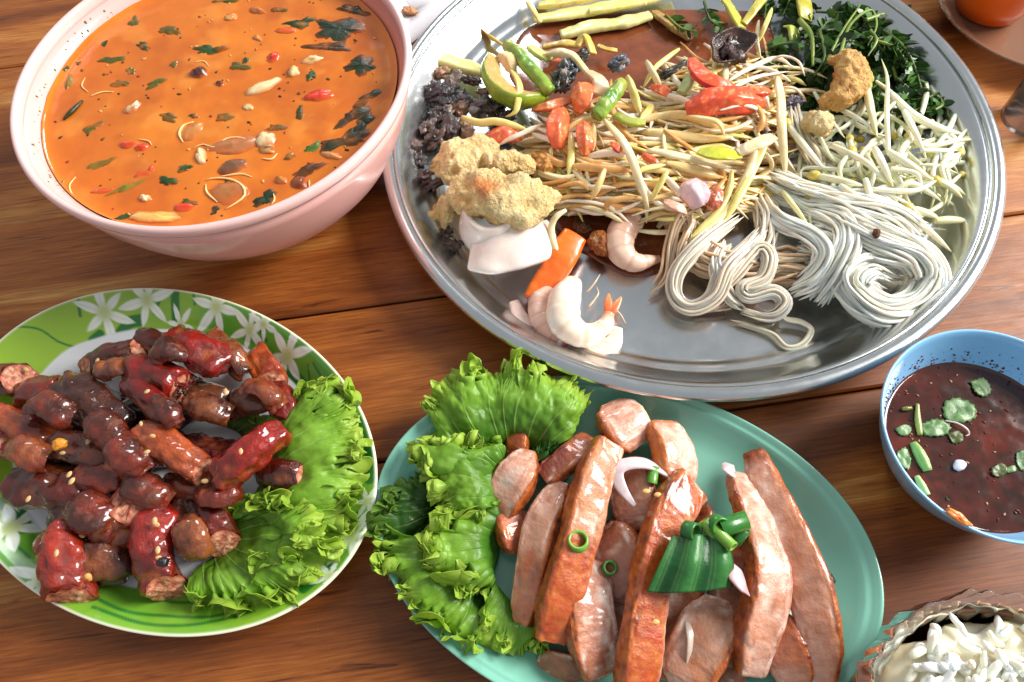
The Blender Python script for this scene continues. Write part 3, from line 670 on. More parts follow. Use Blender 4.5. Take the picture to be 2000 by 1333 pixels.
SA = [  # path (px,py,mm), radius px, colours, cuts, squash, label
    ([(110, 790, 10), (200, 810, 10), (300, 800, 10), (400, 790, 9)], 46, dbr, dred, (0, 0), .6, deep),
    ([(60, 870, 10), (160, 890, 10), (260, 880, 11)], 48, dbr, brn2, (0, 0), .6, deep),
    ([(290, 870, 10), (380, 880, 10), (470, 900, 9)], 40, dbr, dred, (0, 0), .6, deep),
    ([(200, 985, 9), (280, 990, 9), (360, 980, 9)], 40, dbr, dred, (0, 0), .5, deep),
    ([(168, 722, 20), (205, 700, 21), (240, 690, 21), (278, 680, 19)], 27, brn2, dbr, (1, 1), .8, 'slim dark brown sausage at the back of the pile'),
    ([(262, 662, 17), (292, 662, 19), (322, 686, 18)], 25, dbr, brn2, (1, 0), .8, 'short dark stub behind the slim brown sausage'),
    ([(410, 648, 17), (432, 668, 20), (458, 710, 20), (470, 745, 17)], 20, dbr, org, (1, 0), .8, 'narrow charred sausage strip beside the lily print'),
    ([(490, 690, 16), (512, 712, 19), (532, 748, 17)], 32, C(150, 52, 30), org, (1, 1), .7, 'translucent red sausage end nearest the printed lily'),
    ([(330, 662, 25), (368, 678, 32), (410, 702, 32), (442, 726, 25)], 38, red, dred, (1, 0), .9, 'plump bright red sausage on top at the back of the pile'),
    ([(-30, 748, 20), (5, 738, 21), (40, 742, 20)], 34, dred, brn2, (0, 1), .85, 'glossy dark red sausage at the edge of the lily plate'),
    ([(30, 778, 18), (70, 764, 22), (122, 764, 22)], 33, C(130, 46, 30), brn2, (1, 0), .85, 'shiny brownish red sausage with a cut end facing the green rim'),
    ([(115, 752, 24), (160, 775, 28), (205, 815, 28), (240, 858, 22)], 44, dbr, C(88, 44, 26), (0, 0), .8, 'large dark brown sausage draped across the pile'),
    ([(250, 722, 27), (290, 728, 33), (330, 742, 33), (360, 762, 28)], 36, red, dbr, (0, 1), .85, 'folded red sausage in the middle of the pile'),
    ([(250, 735, 30), (280, 765, 34), (315, 805, 33), (352, 838, 28)], 30, C(138, 30, 20), dred, (0, 0), .7, 'long dark red split casing hanging from the folded sausage'),
    ([(362, 762, 20), (400, 775, 23), (448, 792, 21)], 31, C(116, 72, 40), dbr, (0, 1), .7, 'tan brown sausage piece in the hollow of the pile'),
    ([(452, 795, 20), (490, 780, 25), (532, 776, 23)], 33, C(128, 82, 56), brn2, (1, 0), .65, 'pale translucent sausage piece with wrinkled skin'),
    ([(538, 752, 20), (556, 786, 24), (552, 826, 22)], 27, C(140, 38, 26), dred, (0, 0), .85, 'upright red sausage end beside the pale translucent piece'),
    ([(-25, 812, 22), (15, 822, 25), (60, 845, 25), (105, 876, 21)], 31, C(138, 48, 30), org, (0, 1), .8, 'reddish orange sausage half beside the big dark one'),
    ([(-30, 872, 18), (0, 868, 20), (25, 874, 20)], 28, C(150, 38, 26), red, (0, 1), .85, 'bright red stub at the edge of the lily plate'),
    ([(100, 862, 27), (140, 870, 30), (190, 880, 30), (245, 888, 26)], 33, C(124, 60, 30), dbr, (0, 0), .55, 'flat brown sausage flap sprinkled with seeds'),
    ([(32, 930, 17), (70, 945, 21), (120, 955, 22), (185, 955, 19)], 50, C(112, 36, 20), dbr, (0, 0), .75, 'big glossy dark sausage lying along the front of the pile'),
    ([(150, 915, 25), (200, 930, 28), (255, 930, 26)], 36, C(138, 48, 26), brn2, (0, 0), .65, 'orange brown wrinkled sausage flap over the glossy dark one'),
    ([(205, 895, 30), (240, 900, 32), (276, 926, 28)], 27, C(156, 40, 26), org, (1, 0), .75, 'curled red casing with an open end in the pile'),
    ([(322, 952, 20), (370, 950, 23), (430, 956, 20)], 29, C(134, 62, 34), brn2, (1, 0), .75, 'short glistening sausage under the orange cut piece'),
    ([(262, 838, 33), (305, 858, 37), (355, 892, 36), (402, 924, 30)], 30, C(196, 104, 46), C(158, 70, 34), (0, 1), .75, 'orange brown sausage cut lengthwise, sprinkled with seeds'),
    ([(422, 944, 28), (460, 912, 36), (510, 870, 37), (557, 838, 30)], 34, C(170, 36, 22), C(134, 26, 18), (0, 0), .95, 'long smooth bright red sausage leaning towards the lettuce'),
    ([(505, 918, 19), (550, 925, 22), (606, 934, 19)], 30, C(96, 26, 20), dbr, (0, 1), .9, 'dark sausage stub with a pink open end on the lettuce'),
    ([(100, 1000, 18), (150, 1000, 22), (215, 1025, 18)], 40, C(84, 26, 20), dbr, (0, 0), .6, 'dark flattened casing behind the cut sausage ends'),
    ([(206, 1068, 16), (228, 1030, 22), (256, 985, 30)], 40, C(176, 80, 40), brn2, (0, 1), .75, 'sausage with an oval pink cut face tilted upward'),
    ([(340, 990, 17), (372, 1020, 19), (372, 1075, 16)], 38, C(96, 52, 34), dbr, (0, 0), .7, 'brown wrinkled sausage side with seeds and a peppercorn'),
    ([(330, 985, 20), (300, 1035, 25), (298, 1095, 23), (326, 1150, 15)], 37, C(166, 40, 26), dred, (0, 1), .9, 'curved red sausage with a rough pink cut end'),
    ([(400, 990, 18), (420, 1020, 20), (436, 1062, 16)], 34, C(120, 30, 22), brn2, (0, 1), .85, 'dark red stub with a browned end over the lettuce leaf'),
    ([(160, 1100, 14), (205, 1108, 15), (262, 1106, 10)], 34, C(82, 38, 22), dbr, (0, 0), .4, 'thin dark brown skin flap beside the large front sausage'),
    ([(122, 1035, 22), (120, 1075, 27), (128, 1120, 25), (140, 1168, 18)], 42, C(170, 52, 30), C(126, 40, 24), (0, 1), .85, 'large red brown sausage with a slanted cut end over the front rim')]
for i, (pa, r, c1, c2, cu, sq, lab) in enumerate(SA):
    sausage(pa, r, c1, c2, cu, sq, .15 if i > 3 else .2, i * 3 + 1, lab)
# split casings: open curls of skin lying over and between the pieces
def curl(path, r, c1, c2, seed, label, span=3.9, start=0.0, rads=(.6, 1, 1.05, 1, .7)):
    m, n = 36, 26; c = crom([Pm(*p) for p in path], m); T, S, N = frames(c); rad = np.interp(np.linspace(0, 1, m), np.linspace(0, 1, len(rads)), rads) * r * PX
    a = np.linspace(start, start + span, n); tt = np.linspace(0, 1, m)
    aa = a[None] + .5 * np.sin(tt * 4 + seed)[:, None]; rr2 = rad[:, None] * (1 + .22 * (np.linspace(0, 1, n)[None] - .5))
    V = (c[:, None] + rr2[..., None] * (np.cos(aa)[..., None] * S[:, None] + np.sin(aa)[..., None] * N[:, None] * .8)).reshape(-1, 3)
    d = fbm(V, 120, seed, 3); d2 = fbm(V, 330, seed + 1, 2); F = grid_faces(m, n); V = V + normals(V, F) * (.0016 * d + .0006 * d2)[:, None]
    V[:, 2] = np.maximum(V[:, 2], .0058)
    k = mixc(c1, c2, .5 + .8 * d); k = mixc(k, C(150, 80, 36), sstep(.3, .9, d2) * .4)
    o = obj('sausage_casing', V, F, M_SAUS, None, k, label, 'sausage', 'split sausage casings'); md = o.modifiers.new('thickness', 'SOLIDIFY'); md.thickness = .0011
cA, cB, cD = C(120, 38, 18), C(70, 26, 14), C(150, 80, 40)
for i, (pa, r, c1, c2, sp, st) in enumerate([
        ([(215, 870, 36), (250, 890, 38), (285, 925, 33)], 26, cA, cB, 4.2, .6), ([(175, 820, 38), (215, 850, 38), (240, 880, 34)], 24, cB, cA, 3.6, .2), ([(300, 700, 38), (330, 690, 40), (365, 700, 36)], 20, cB, cA, 3.4, .4),
        ([(370, 790, 30), (410, 800, 32), (450, 815, 28)], 22, cD, cB, 3.8, -.4), ([(480, 760, 32), (515, 770, 34), (545, 800, 29)], 22, cD, cA, 3.6, .5), ([(60, 800, 34), (105, 800, 36), (150, 815, 33)], 24, cA, cB, 3.2, .3),
        ([(140, 990, 28), (185, 1010, 28), (232, 1040, 22)], 30, cB, cA, 3.4, .2), ([(150, 1085, 20), (200, 1100, 20), (258, 1100, 13)], 26, cB, cD, 2.8, .3), ([(250, 950, 30), (290, 965, 30), (330, 985, 25)], 24, cB, cA, 3.6, 0),
        ([(420, 670, 24), (450, 690, 28), (478, 730, 24)], 18, cB, cD, 3.8, .5), ([(390, 960, 26), (430, 975, 28), (470, 965, 24)], 22, cA, cB, 3.6, .2), ([(20, 880, 28), (60, 890, 31), (100, 900, 29)], 26, cA, cD, 3.4, .4),
        ([(300, 780, 42), (325, 800, 44), (345, 830, 40)], 16, cA, cB, 3.6, .8), ([(345, 1030, 26), (372, 1050, 26), (388, 1085, 20)], 24, cD, cB, 3.4, -.2), ([(190, 735, 32), (220, 720, 34), (250, 725, 33)], 18, cB, cD, 3.6, .3)]):
    curl(pa, r, c1, c2, i + 2, 'curled strip of split ' + {0: 'reddish brown', 1: 'blackish brown', 2: 'tan'}[0 if c1 is cA else 1 if c1 is cB else 2] + ' casing in the sausage pile', sp, st)
# sesame, garlic and pepper on the sausages
seeds = [(50, 722, 24), (190, 705, 27), (287, 765, 44), (335, 822, 42), (275, 828, 45), (298, 852, 46), (248, 868, 40), (195, 838, 40), (190, 842, 39), (170, 850, 38), (470, 882, 50), (305, 1025, 37), (302, 1018, 38), (110, 1081, 50), (205, 1121, 22), (135, 927, 42), (140, 940, 42),
         (520, 770, 36), (287, 883, 46), (55, 975, 32), (308, 1075, 34), (310, 1090, 34), (172, 862, 38), (122, 885, 36), (440, 765, 34), (230, 905, 42), (400, 940, 36), (300, 940, 30), (372, 1130, 14), (160, 1045, 30)]
SV, SF, sd, SU = blob((0, 0, 0), .0017, .0011, .0006, 0, .1, 1.5, 2, 8, 12)
for i, (x, y, h) in enumerate(seeds):
    a = rr(0, 3.1); c_, s_ = math.cos(a), math.sin(a); b = SV * rr(.8, 1.15)
    V = np.c_[b[:, 0] * c_ - b[:, 1] * s_, b[:, 0] * s_ + b[:, 1] * c_, b[:, 2]] + Pm(x, y, h - 1.5)
    obj('sesame_seed', V, SF, M_SEED, None, mixc(C(232, 200, 150), C(210, 160, 96), .5 + sd), 'cream sesame seed stuck on the glazed sausages', 'seed', 'sesame seeds on the sausages')
V, F, d, U = blob(Pm(318, 1098, 34), .0026, .0024, .0022, 0, .12, 2, 3); obj('peppercorn', V, F, M_DARK, None, C(26, 26, 34), 'round black peppercorn on the curved red sausage', 'pepper')
V, F, d, U = blob(Pm(115, 869, 40), .0034, .0028, .0022, .4, .3, 2, 4); obj('garlic_bit', V, F, M_SEED, None, C(226, 146, 44), 'golden fried garlic bit on the flat brown flap', 'garlic')
V, F, t, a = tube([Pm(165, 1130, 34), Pm(172, 1126, 36), Pm(176, 1133, 34)], [.0010, .0015, .0010], 8, 12); obj('garlic_bit', V, F, M_SEED, None, C(226, 160, 90), 'curled fried garlic shaving on the large front sausage', 'garlic')
parts = []
for i in range(26):
    V, F, d, U = blob(Pm(350 + rr(-22, 14), 770 + rr(-20, 26), 34 + rr(-2, 2)), rr(.0006, .0013), rr(.0006, .001), .0007, 0, .4, 2, i, 6, 9); parts.append((V, F, C(40, 24, 18)))
V, F, K = merge(parts); obj('char_crumbs', V, F, M_DARK, None, K, 'black char crumbs on the folded red sausage', 'crumbs', kind='stuff')
# ------------------------------------------------------------------ grilled pork on the mint plate
def pork(path, w, th, seed, label, crust=1, glaze=None, pale=C(244, 206, 188), mid=C(220, 156, 126), roll=0.0, wr=.09, taper=None, bend=0.0, ex=5.0, cr=C(136, 56, 22), cr2=C(196, 104, 42), gl=C(178, 66, 22), end=(0, 0), fat=0.0):
    """slice of grilled pork: w half width px, th half thickness mm; crust side +1/-1; glaze = (t0, t1) browned stretch"""
    if seed != 10: crust = -crust
    roll = roll + .42 * crust; th = th * .62
    pts = [Pm(x_, y_, 5 + (h_ - 5) * .9) for x_, y_, h_ in path]; n, m = 64, 110; w = w * .88; R = w * PX
    prof = np.array(taper if taper is not None else [.45, .82, .96, 1, 1, 1, .96, .82, .45])
    V, F, t, a = tube(pts, R * np.interp(np.linspace(0, 1, m), np.linspace(0, 1, len(prof)), prof), n, m, 1.0, th / 1000 / R, roll, ex)
    N = normals(V, F); ax = np.asarray(pts[-1]) - np.asarray(pts[0]); ax /= np.linalg.norm(ax)
    pj = (V @ ax)[:, None] * ax; Q = (V - pj) * 330 + pj * 45
    fib = fbm(Q * 1.5, 1, seed, 4); big = fbm(V, 70, seed + 1, 2); fine = fbm(V, 420, seed + 2, 2)
    V = V + N * (R * wr * big + .00035 * fib + .0002 * fine)[:, None]
    V[:, 2] = np.maximum(V[:, 2], .0055)
    lat = np.cos(a); up = np.sin(a)
    k = mixc(mid, pale, .55 + .55 * fib + .3 * big)
    k = mixc(k, C(238, 214, 196), sstep(.3, .8, fib - .3 * big) * .7)
    k = mixc(k, C(164, 88, 62), sstep(.25, .85, -fib + .3 * big) * .6)
    rdg = 1 - np.abs(fbm(Q * 1.1 + 7, 1, seed + 5, 2)) * 2.2; k = mixc(k, C(186, 112, 84), sstep(.72, .98, rdg) * .6)
    k = mixc(k, C(176, 104, 66), sstep(.2, .9, big + .25 * np.abs(t - .5)) * .45)
    k = mixc(k, C(196, 120, 68), sstep(-.5, .6, lat * crust + .3 * big) * .5); k = mixc(k, C(250, 236, 222), sstep(.55, 1.0, fib + .4 * fine) * .5)
    if fat: k = mixc(k, C(226, 206, 176), sstep(1 - fat - .15, 1 - fat + .15, lat * -crust + .25 * big) * .8)
    cmask = np.maximum(sstep(.5, .75, lat * crust + .22 * big + .08 * fine), .8 * sstep(.82, 1.0, -lat * crust + .14 * big)); cmask = np.maximum(cmask, sstep(-.15, -.6, up + .2 * big) * .85)
    e = np.maximum(sstep(.10, .0, t + .04 * big) * end[0], sstep(.9, 1, t + .04 * big) * end[1]); cmask = np.maximum(cmask, e)
    cc = mixc(cr, cr2, .5 + .7 * fine + .3 * big); cc = mixc(cc, C(72, 26, 14), sstep(.4, 1.0, big - .4 * fine) * .6)
    if glaze is not None:
        g = sstep(glaze[0] - .08, glaze[0] + .08, t + .05 * big) * (1 - sstep(glaze[1] - .08, glaze[1] + .08, t)); g = g * glaze[2]
        gg = mixc(gl, cr2, .5 + .8 * fine); gg = mixc(gg, C(96, 30, 12), sstep(.3, 1.0, big + .4 * fib) * .6)
        k = mixc(k, gg, g * (1 - .55 * sstep(.3, .9, -lat * crust)))
    k = mixc(k, cc, cmask)
    return obj('pork_slice', V, F, M_PORK, None, k, label, 'pork', 'grilled pork slices')
blunt = [.82, .96, 1, 1, 1, 1, 1, .96, .82]
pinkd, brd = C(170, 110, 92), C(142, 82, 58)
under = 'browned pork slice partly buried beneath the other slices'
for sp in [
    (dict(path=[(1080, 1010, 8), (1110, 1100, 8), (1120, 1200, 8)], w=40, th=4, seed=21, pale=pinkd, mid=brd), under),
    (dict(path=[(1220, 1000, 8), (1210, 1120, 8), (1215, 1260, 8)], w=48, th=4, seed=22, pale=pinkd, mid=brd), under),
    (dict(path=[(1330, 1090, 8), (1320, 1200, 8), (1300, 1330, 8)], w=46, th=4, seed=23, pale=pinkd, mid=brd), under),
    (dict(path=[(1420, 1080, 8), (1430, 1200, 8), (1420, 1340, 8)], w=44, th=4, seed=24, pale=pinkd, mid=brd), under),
    (dict(path=[(1052, 1282, 7), (1090, 1302, 8), (1140, 1306, 8)], w=26, th=3, seed=16, pale=C(176, 130, 84), mid=C(140, 90, 50), crust=1), 'thin translucent browned scrap at the front edge of the pile'),
    (dict(path=[(1012, 828, 15), (1012, 855, 17), (1008, 895, 14)], w=23, th=6, seed=1, pale=C(170, 84, 52), mid=C(128, 54, 32), cr=C(120, 44, 22), taper=blunt, glaze=(0, 1.2, .8)), 'small charred pork stub standing against the lettuce'),
    (dict(path=[(1030, 885, 20), (1010, 925, 24), (988, 968, 22), (972, 1015, 16)], w=43, th=9, seed=2, crust=1, roll=.2, taper=[.4, .75, .95, 1, .95, .8, .5], pale=C(236, 190, 178), end=(0, 1)), 'thick pale pink pork end beside the lettuce'),
    (dict(path=[(985, 990, 15), (1005, 1040, 17), (1012, 1080, 15)], w=34, th=7, seed=32, crust=-1, glaze=(0, 1.2, .8)), 'browned pork end underneath the thick pale one'),
    (dict(path=[(1154, 862, 20), (1120, 892, 23), (1062, 936, 19)], w=29, th=7, seed=3, pale=C(134, 52, 56), mid=C(108, 34, 34), cr=C(96, 30, 26), taper=blunt, gl=C(110, 34, 30), glaze=(-.2, .5, .6)), 'dark maroon smoked pork slice behind the long pale one'),
    (dict(path=[(1100, 945, 22), (1062, 1020, 25), (1040, 1110, 22), (1020, 1222, 14)], w=34, th=8, seed=4, crust=1, taper=[.5, .85, 1, 1, .95, .9, .85, .75, .4], glaze=(.55, 1.2, .7)), 'pork slice pale above and browned below, left of the glazed slab'),
    (dict(path=[(1188, 868, 27), (1155, 960, 32), (1122, 1080, 30), (1090, 1180, 25), (1072, 1250, 18)], w=36, th=9, seed=5, crust=-1, taper=blunt, glaze=(.5, 1.2, 1.0), pale=C(212, 156, 118), mid=C(186, 116, 76)), 'long straight pork slab glazed orange red at its lower half'),
    (dict(path=[(1192, 792, 18), (1218, 828, 22), (1248, 872, 18)], w=50, th=9, seed=6, crust=-1, pale=C(232, 184, 172), fat=.5, roll=-.25, taper=[.55, .9, 1, 1, .95, .6]), 'pale pink pork chunk with a fatty side at the back'),
    (dict(path=[(1215, 900, 15), (1232, 960, 19), (1250, 1035, 15)], w=46, th=8, seed=7, crust=1, pale=C(206, 146, 128), end=(0, 1), cr=C(190, 70, 24)), 'pinkish pork piece with a charred red lower corner beneath the shallot ring'),
    (dict(path=[(1180, 1030, 15), (1205, 1090, 18), (1240, 1170, 14)], w=50, th=6, seed=9, pale=C(186, 128, 114), mid=C(150, 92, 76), crust=1), 'shaded pink pork slice lying flat between the two glazed slabs'),
    (dict(path=[(1160, 1100, 17), (1150, 1170, 21), (1155, 1250, 19), (1172, 1315, 13)], w=46, th=8, seed=8, crust=-1, pale=C(210, 156, 140), mid=C(170, 108, 84), end=(0, 1), taper=[.5, .85, .95, 1, 1, .9, .8]), 'wide pinkish pork slice with a browned lower end'),
    (dict(path=[(1290, 832, 18), (1315, 880, 22), (1322, 945, 18)], w=44, th=9, seed=10, crust=1, pale=C(232, 204, 190), cr=C(196, 108, 40), end=(1, 0), taper=blunt, roll=.15), 'white pork piece with an orange crust behind the glazed slab'),
    (dict(path=[(1368, 985, 15), (1375, 1010, 17), (1372, 1035, 15)], w=20, th=6, seed=17, pale=C(110, 30, 24), mid=C(90, 22, 18), cr=C(80, 22, 18), gl=C(100, 24, 20), glaze=(-.2, 1.2, .9)), 'dark red pork scrap behind the spring onion rings'),
    (dict(path=[(1436, 1050, 17), (1442, 1080, 19), (1448, 1120, 17)], w=24, th=7, seed=18, pale=C(180, 60, 44), mid=C(150, 44, 30), glaze=(-.2, 1.2, .9), gl=C(160, 44, 30)), 'small glossy red pork scrap beside the green leaf'),
    (dict(path=[(1402, 1170, 16), (1385, 1230, 20), (1350, 1300, 17), (1330, 1350, 14)], w=52, th=7, seed=14, crust=1, pale=C(214, 172, 152), mid=C(176, 124, 98), roll=.2), 'broad pale pork slice below the green leaf'),
    (dict(path=[(1500, 1200, 14), (1530, 1260, 17), (1560, 1345, 14)], w=38, th=7, seed=15, crust=1, pale=C(206, 158, 140), glaze=(.1, .7, .6)), 'narrow browned pork slice between the two long curved ones'),
    (dict(path=[(1345, 950, 25), (1318, 985, 30), (1285, 1060, 32), (1265, 1160, 30), (1252, 1260, 27), (1240, 1350, 22)], w=36, th=9, seed=11, crust=-1, taper=[1.1, 1.15, 1, .92, .9, .95, 1, 1, 1], glaze=(-.2, 1.2, 1.0), fat=.35), 'long glazed pork slab with orange crackled skin under the green leaf'),
    (dict(path=[(1438, 930, 20), (1462, 990, 27), (1492, 1080, 31), (1498, 1160, 30), (1478, 1240, 25), (1462, 1315, 17)], w=38, th=9, seed=12, crust=-1, taper=[.55, .75, .85, .95, 1.05, 1.1, 1.05, .95, .7], pale=C(238, 198, 184), mid=C(228, 172, 150)), 'long curved pale pink pork slice with white grain'),
    (dict(path=[(1472, 885, 18), (1500, 960, 24), (1545, 1060, 27), (1585, 1170, 26), (1604, 1260, 22), (1602, 1335, 16)], w=38, th=8, seed=13, crust=1, taper=[.5, .8, .95, 1, 1.05, 1.05, 1, .9, .7], pale=C(222, 170, 150), mid=C(206, 144, 116), end=(1, 0), wr=.07), 'longest pork slice with a stringy pink face and charred right edge')]:
    pork(label=sp[1], **sp[0])
V, F, d, U = blob(Pm(1612, 1130, 20), .0048, .0030, .0032, -1.2, .3, 2, 6); obj('char_nub', V, F, M_PORK, None, mixc(C(110, 30, 16), C(50, 18, 12), .5 + d), 'charred red nub on the edge of the longest pork slice', 'pork')

# lettuce on the mint plate
GLM = 'lettuce leaves beside the pork'
fan_leaf([(930, 900, 10), (985, 880, 10), (1060, 880, 10)], [(838, 840, 16), (838, 780, 22), (868, 740, 26), (905, 722, 28), (950, 718, 26), (1000, 700, 27), (1050, 718, 26), (1085, 735, 24), (1120, 745, 22), (1140, 775, 18), (1130, 830, 12)], 31,
         'tall bright lettuce leaf standing at the back of the mint plate', GLM, frill=.0052, wl=.017, bulge=.010, crease=.0020, cin=C(84, 140, 36))
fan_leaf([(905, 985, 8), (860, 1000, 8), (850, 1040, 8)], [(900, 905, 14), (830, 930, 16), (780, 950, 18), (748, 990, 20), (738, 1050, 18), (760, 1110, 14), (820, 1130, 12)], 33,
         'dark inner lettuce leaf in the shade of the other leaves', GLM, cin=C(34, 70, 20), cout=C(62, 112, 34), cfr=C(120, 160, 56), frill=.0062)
fan_leaf([(985, 905, 14), (990, 950, 14), (970, 985, 13)], [(960, 850, 18), (890, 855, 24), (830, 862, 26), (796, 872, 24), (812, 910, 26), (835, 955, 27), (858, 1005, 25), (905, 1025, 20), (960, 1010, 15)], 35,
         'crumpled light green lettuce leaf folded over the dark one', GLM, frill=.0040, wl=.014, bulge=.012, crease=.002)
fan_leaf([(975, 1010, 10), (975, 1080, 10), (960, 1130, 9)], [(940, 1000, 14), (880, 1010, 22), (840, 1030, 25), (835, 1080, 25), (865, 1120, 24), (900, 1150, 21), (945, 1165, 15)], 37,
         'lettuce leaf with a pale rib curling beside the pork', GLM, frill=.0052, cin=C(70, 130, 34))
fan_leaf([(930, 1080, 7), (930, 1130, 7), (950, 1180, 7)], [(740, 1040, 18), (738, 1090, 20), (755, 1130, 20), (790, 1170, 20), (830, 1215, 18), (880, 1255, 15), (920, 1270, 13), (955, 1240, 11)], 39,
         'large lettuce leaf hanging over the front of the mint plate', GLM, nu=560, frill=.0052, wl=.013, bulge=.006, cin=C(56, 112, 30))
fan_leaf([(960, 1130, 7), (1000, 1180, 7), (1020, 1220, 7)], [(935, 1195, 14), (950, 1240, 14), (985, 1262, 12), (1030, 1275, 12), (1065, 1270, 11)], 41, 'small lettuce tip poking out in front of the pork', GLM, frill=.004, cin=C(80, 140, 36))
fan_leaf([(1040, 915, 8), (1050, 900, 8)], [(1040, 880, 15), (1065, 862, 17), (1095, 868, 16), (1100, 890, 14), (1080, 925, 10)], 43, 'small dark curled lettuce piece between two pork slices', GLM, frill=.003, cin=C(40, 90, 34), cout=C(60, 120, 44), cfr=C(90, 150, 60))

# garnish
def ribleaf():
    A = crom([Pm(1264, 1156, 37), Pm(1288, 1102, 41), Pm(1312, 1048, 39)], 26); B = crom([Pm(1432, 1150, 35), Pm(1434, 1100, 39), Pm(1420, 1048, 37)], 26)
    nu = 44; V = []
    for i in range(26):
        for j in range(nu):
            s = j / (nu - 1); p = A[i] * (1 - s) + B[i] * s
            p = p + np.array([0, 0, .0035 * math.sin(math.pi * s) + .0015 * math.cos(s * 6.28 * 2.2 + .6) * (.6 + .4 * s) - .003 * (1 - i / 25.) * abs(s - .45)])
            p = p + (A[0] - A[1]) * (1.6 * math.sin(s * 3.6) * (1 - i / 25.))
            V.append(p)
    V = np.array(V); s = np.tile(np.linspace(0, 1, nu), 26)
    k = mixc(C(26, 84, 38), C(60, 130, 62), .5 + .5 * np.sin(s * 6.28 * 2.2 + 2.2)); k = mixc(k, C(110, 160, 96), .35 * (np.sin(s * 120) > .7))
    o = obj('green_leaf_piece', V, grid_faces(26, nu), M_LEAF, None, k, 'broad dark green cut leaf with parallel ribs on the glazed slab', 'leaf')
    md = o.modifiers.new('thickness', 'SOLIDIFY'); md.thickness = .0007
ribleaf()
def ring(c, r, h, tw, ax, col, label, group='spring onion rings on the pork'):
    """hollow spring onion ring"""
    ph = np.linspace(0, 2 * np.pi, 22, endpoint=False); ax = np.asarray(ax, float); ax /= np.linalg.norm(ax)
    u = np.cross(ax, (0, 0, 1.0)); u = u / np.linalg.norm(u) if np.linalg.norm(u) > .1 else np.array([1.0, 0, 0]); w = np.cross(ax, u)
    V = []
    for rr2, hh in ((r, -h), (r, h), (r - tw, h), (r - tw, -h), (r, -h)): V.append(np.array(c) + ax * hh + rr2 * (np.cos(ph)[:, None] * u + np.sin(ph)[:, None] * w))
    V = np.vstack(V); k = np.vstack([np.tile(col, (44, 1)), np.tile(col * 1.25, (44, 1)), np.tile(col, (22, 1))])
    obj('spring_onion_ring', V, grid_faces(5, 22, True), M_VEG, None, k, label, 'spring onion', group)
for x, y, h, r, hh, ax, c in [(1350, 1038, 46, .0042, .003, (.6, -.4, .6), C(40, 104, 40)), (1403, 1027, 47, .0044, .003, (.2, -.5, .8), C(52, 124, 44)), (1433, 1024, 47, .0042, .006, (1, .2, .1), C(44, 116, 40)), (1412, 1050, 48, .0026, .006, (.5, -.8, .3), C(120, 170, 60)),
                              (1129, 1058, 40, .0046, .0022, (0, .2, 1), C(110, 170, 60)), (1190, 1110, 26, .0034, .0018, (.2, 0, 1), C(70, 130, 50)), (1275, 928, 34, .0026, .004, (.3, 1, .2), C(96, 160, 60)), (1390, 1040, 44, .003, .006, (-.4, .8, .2), C(130, 170, 70)), (1445, 1045, 42, .003, .004, (.4, .4, .5), C(40, 100, 36))]:
    ring(Pm(x, y, h - 6), r, hh, .0011, ax, c, 'green spring onion ring scattered on the pork')
for pts, r, wz, c, lab in [([(1240, 988, 30), (1215, 955, 32), (1204, 925, 32), (1220, 908, 32), (1262, 906, 32), (1300, 926, 28), (1312, 945, 26)], [.0010, .0024, .0036, .0044, .0050, .0044, .002], .28, C(236, 216, 220), 'white translucent shallot ring draped over the pork'),
                           ([(1412, 905, 24), (1426, 918, 26), (1444, 938, 24)], [.001, .004, .004, .002], .25, C(222, 206, 206), 'pale shallot sliver at the tip of the curved pork slice'),
                           ([(1420, 1100, 40), (1440, 1128, 40), (1466, 1166, 36)], [.0018, .0042, .0046, .001], .25, C(226, 184, 190), 'pink shallot sliver beside the green leaf'),
                           ([(1370, 985, 20), (1392, 1005, 20), (1398, 1025, 18)], [.001, .003, .003, .001], .25, C(206, 210, 206), 'thin clear onion shaving behind the spring onion rings'),
                           ([(1525, 1165, 8), (1540, 1200, 8), (1545, 1235, 8)], [.0005, .002, .002, .0005], .25, C(190, 224, 206), 'thin clear onion shaving lying on the mint plate between slices'),
                           ([(1340, 1200, 22), (1352, 1250, 24), (1340, 1310, 20)], [.001, .003, .003, .001], .3, C(206, 186, 170), 'brown tinted onion shaving on the broad pale slice')]:
    V, F, t, a = tube([Pm(p[0], p[1], p[2] - (3.5 if p[2] > 12 else 0)) for p in pts], r, 12, 30, 1.0, wz, [0, .6, 1.2], 2.5)
    obj('shallot_sliver', V, F, M_VEG, None, mixc(c, c * .9, .5 + .5 * np.sin(t * 9)), lab, 'shallot')
for x, y, h in [(1200, 950, 30), (1262, 960, 36), (1285, 967, 38), (1280, 1215, 34), (1300, 1100, 42)]:
    V = SV * 1.1 + Pm(x, y, h - 4); obj('garlic_crumb', V, SF, M_SEED, None, C(226, 180, 110), 'pale garlic crumb on the grilled pork', 'garlic', 'garlic crumbs on the pork')
# ------------------------------------------------------------------ food on the metal tray
def mound(x, y):
    """height (mm) of the heap above the table, by photo pixel"""
    def g(cx, cy, sx, sy, h): return h * math.exp(-((x - cx) / sx) ** 2 - ((y - cy) / sy) ** 2)
    return 4 + max(g(1260, 330, 230, 120, 26), g(1420, 230, 160, 110, 24), g(1110, 240, 170, 110, 18), g(1730, 310, 170, 150, 20), g(1640, 480, 230, 110, 17), g(1400, 500, 130, 90, 13), g(1640, 110, 190, 120, 16), g(890, 220, 90, 100, 10))
def Q(x, y, dh=0.0): return Pm(x, y, mound(x, y) + dh)

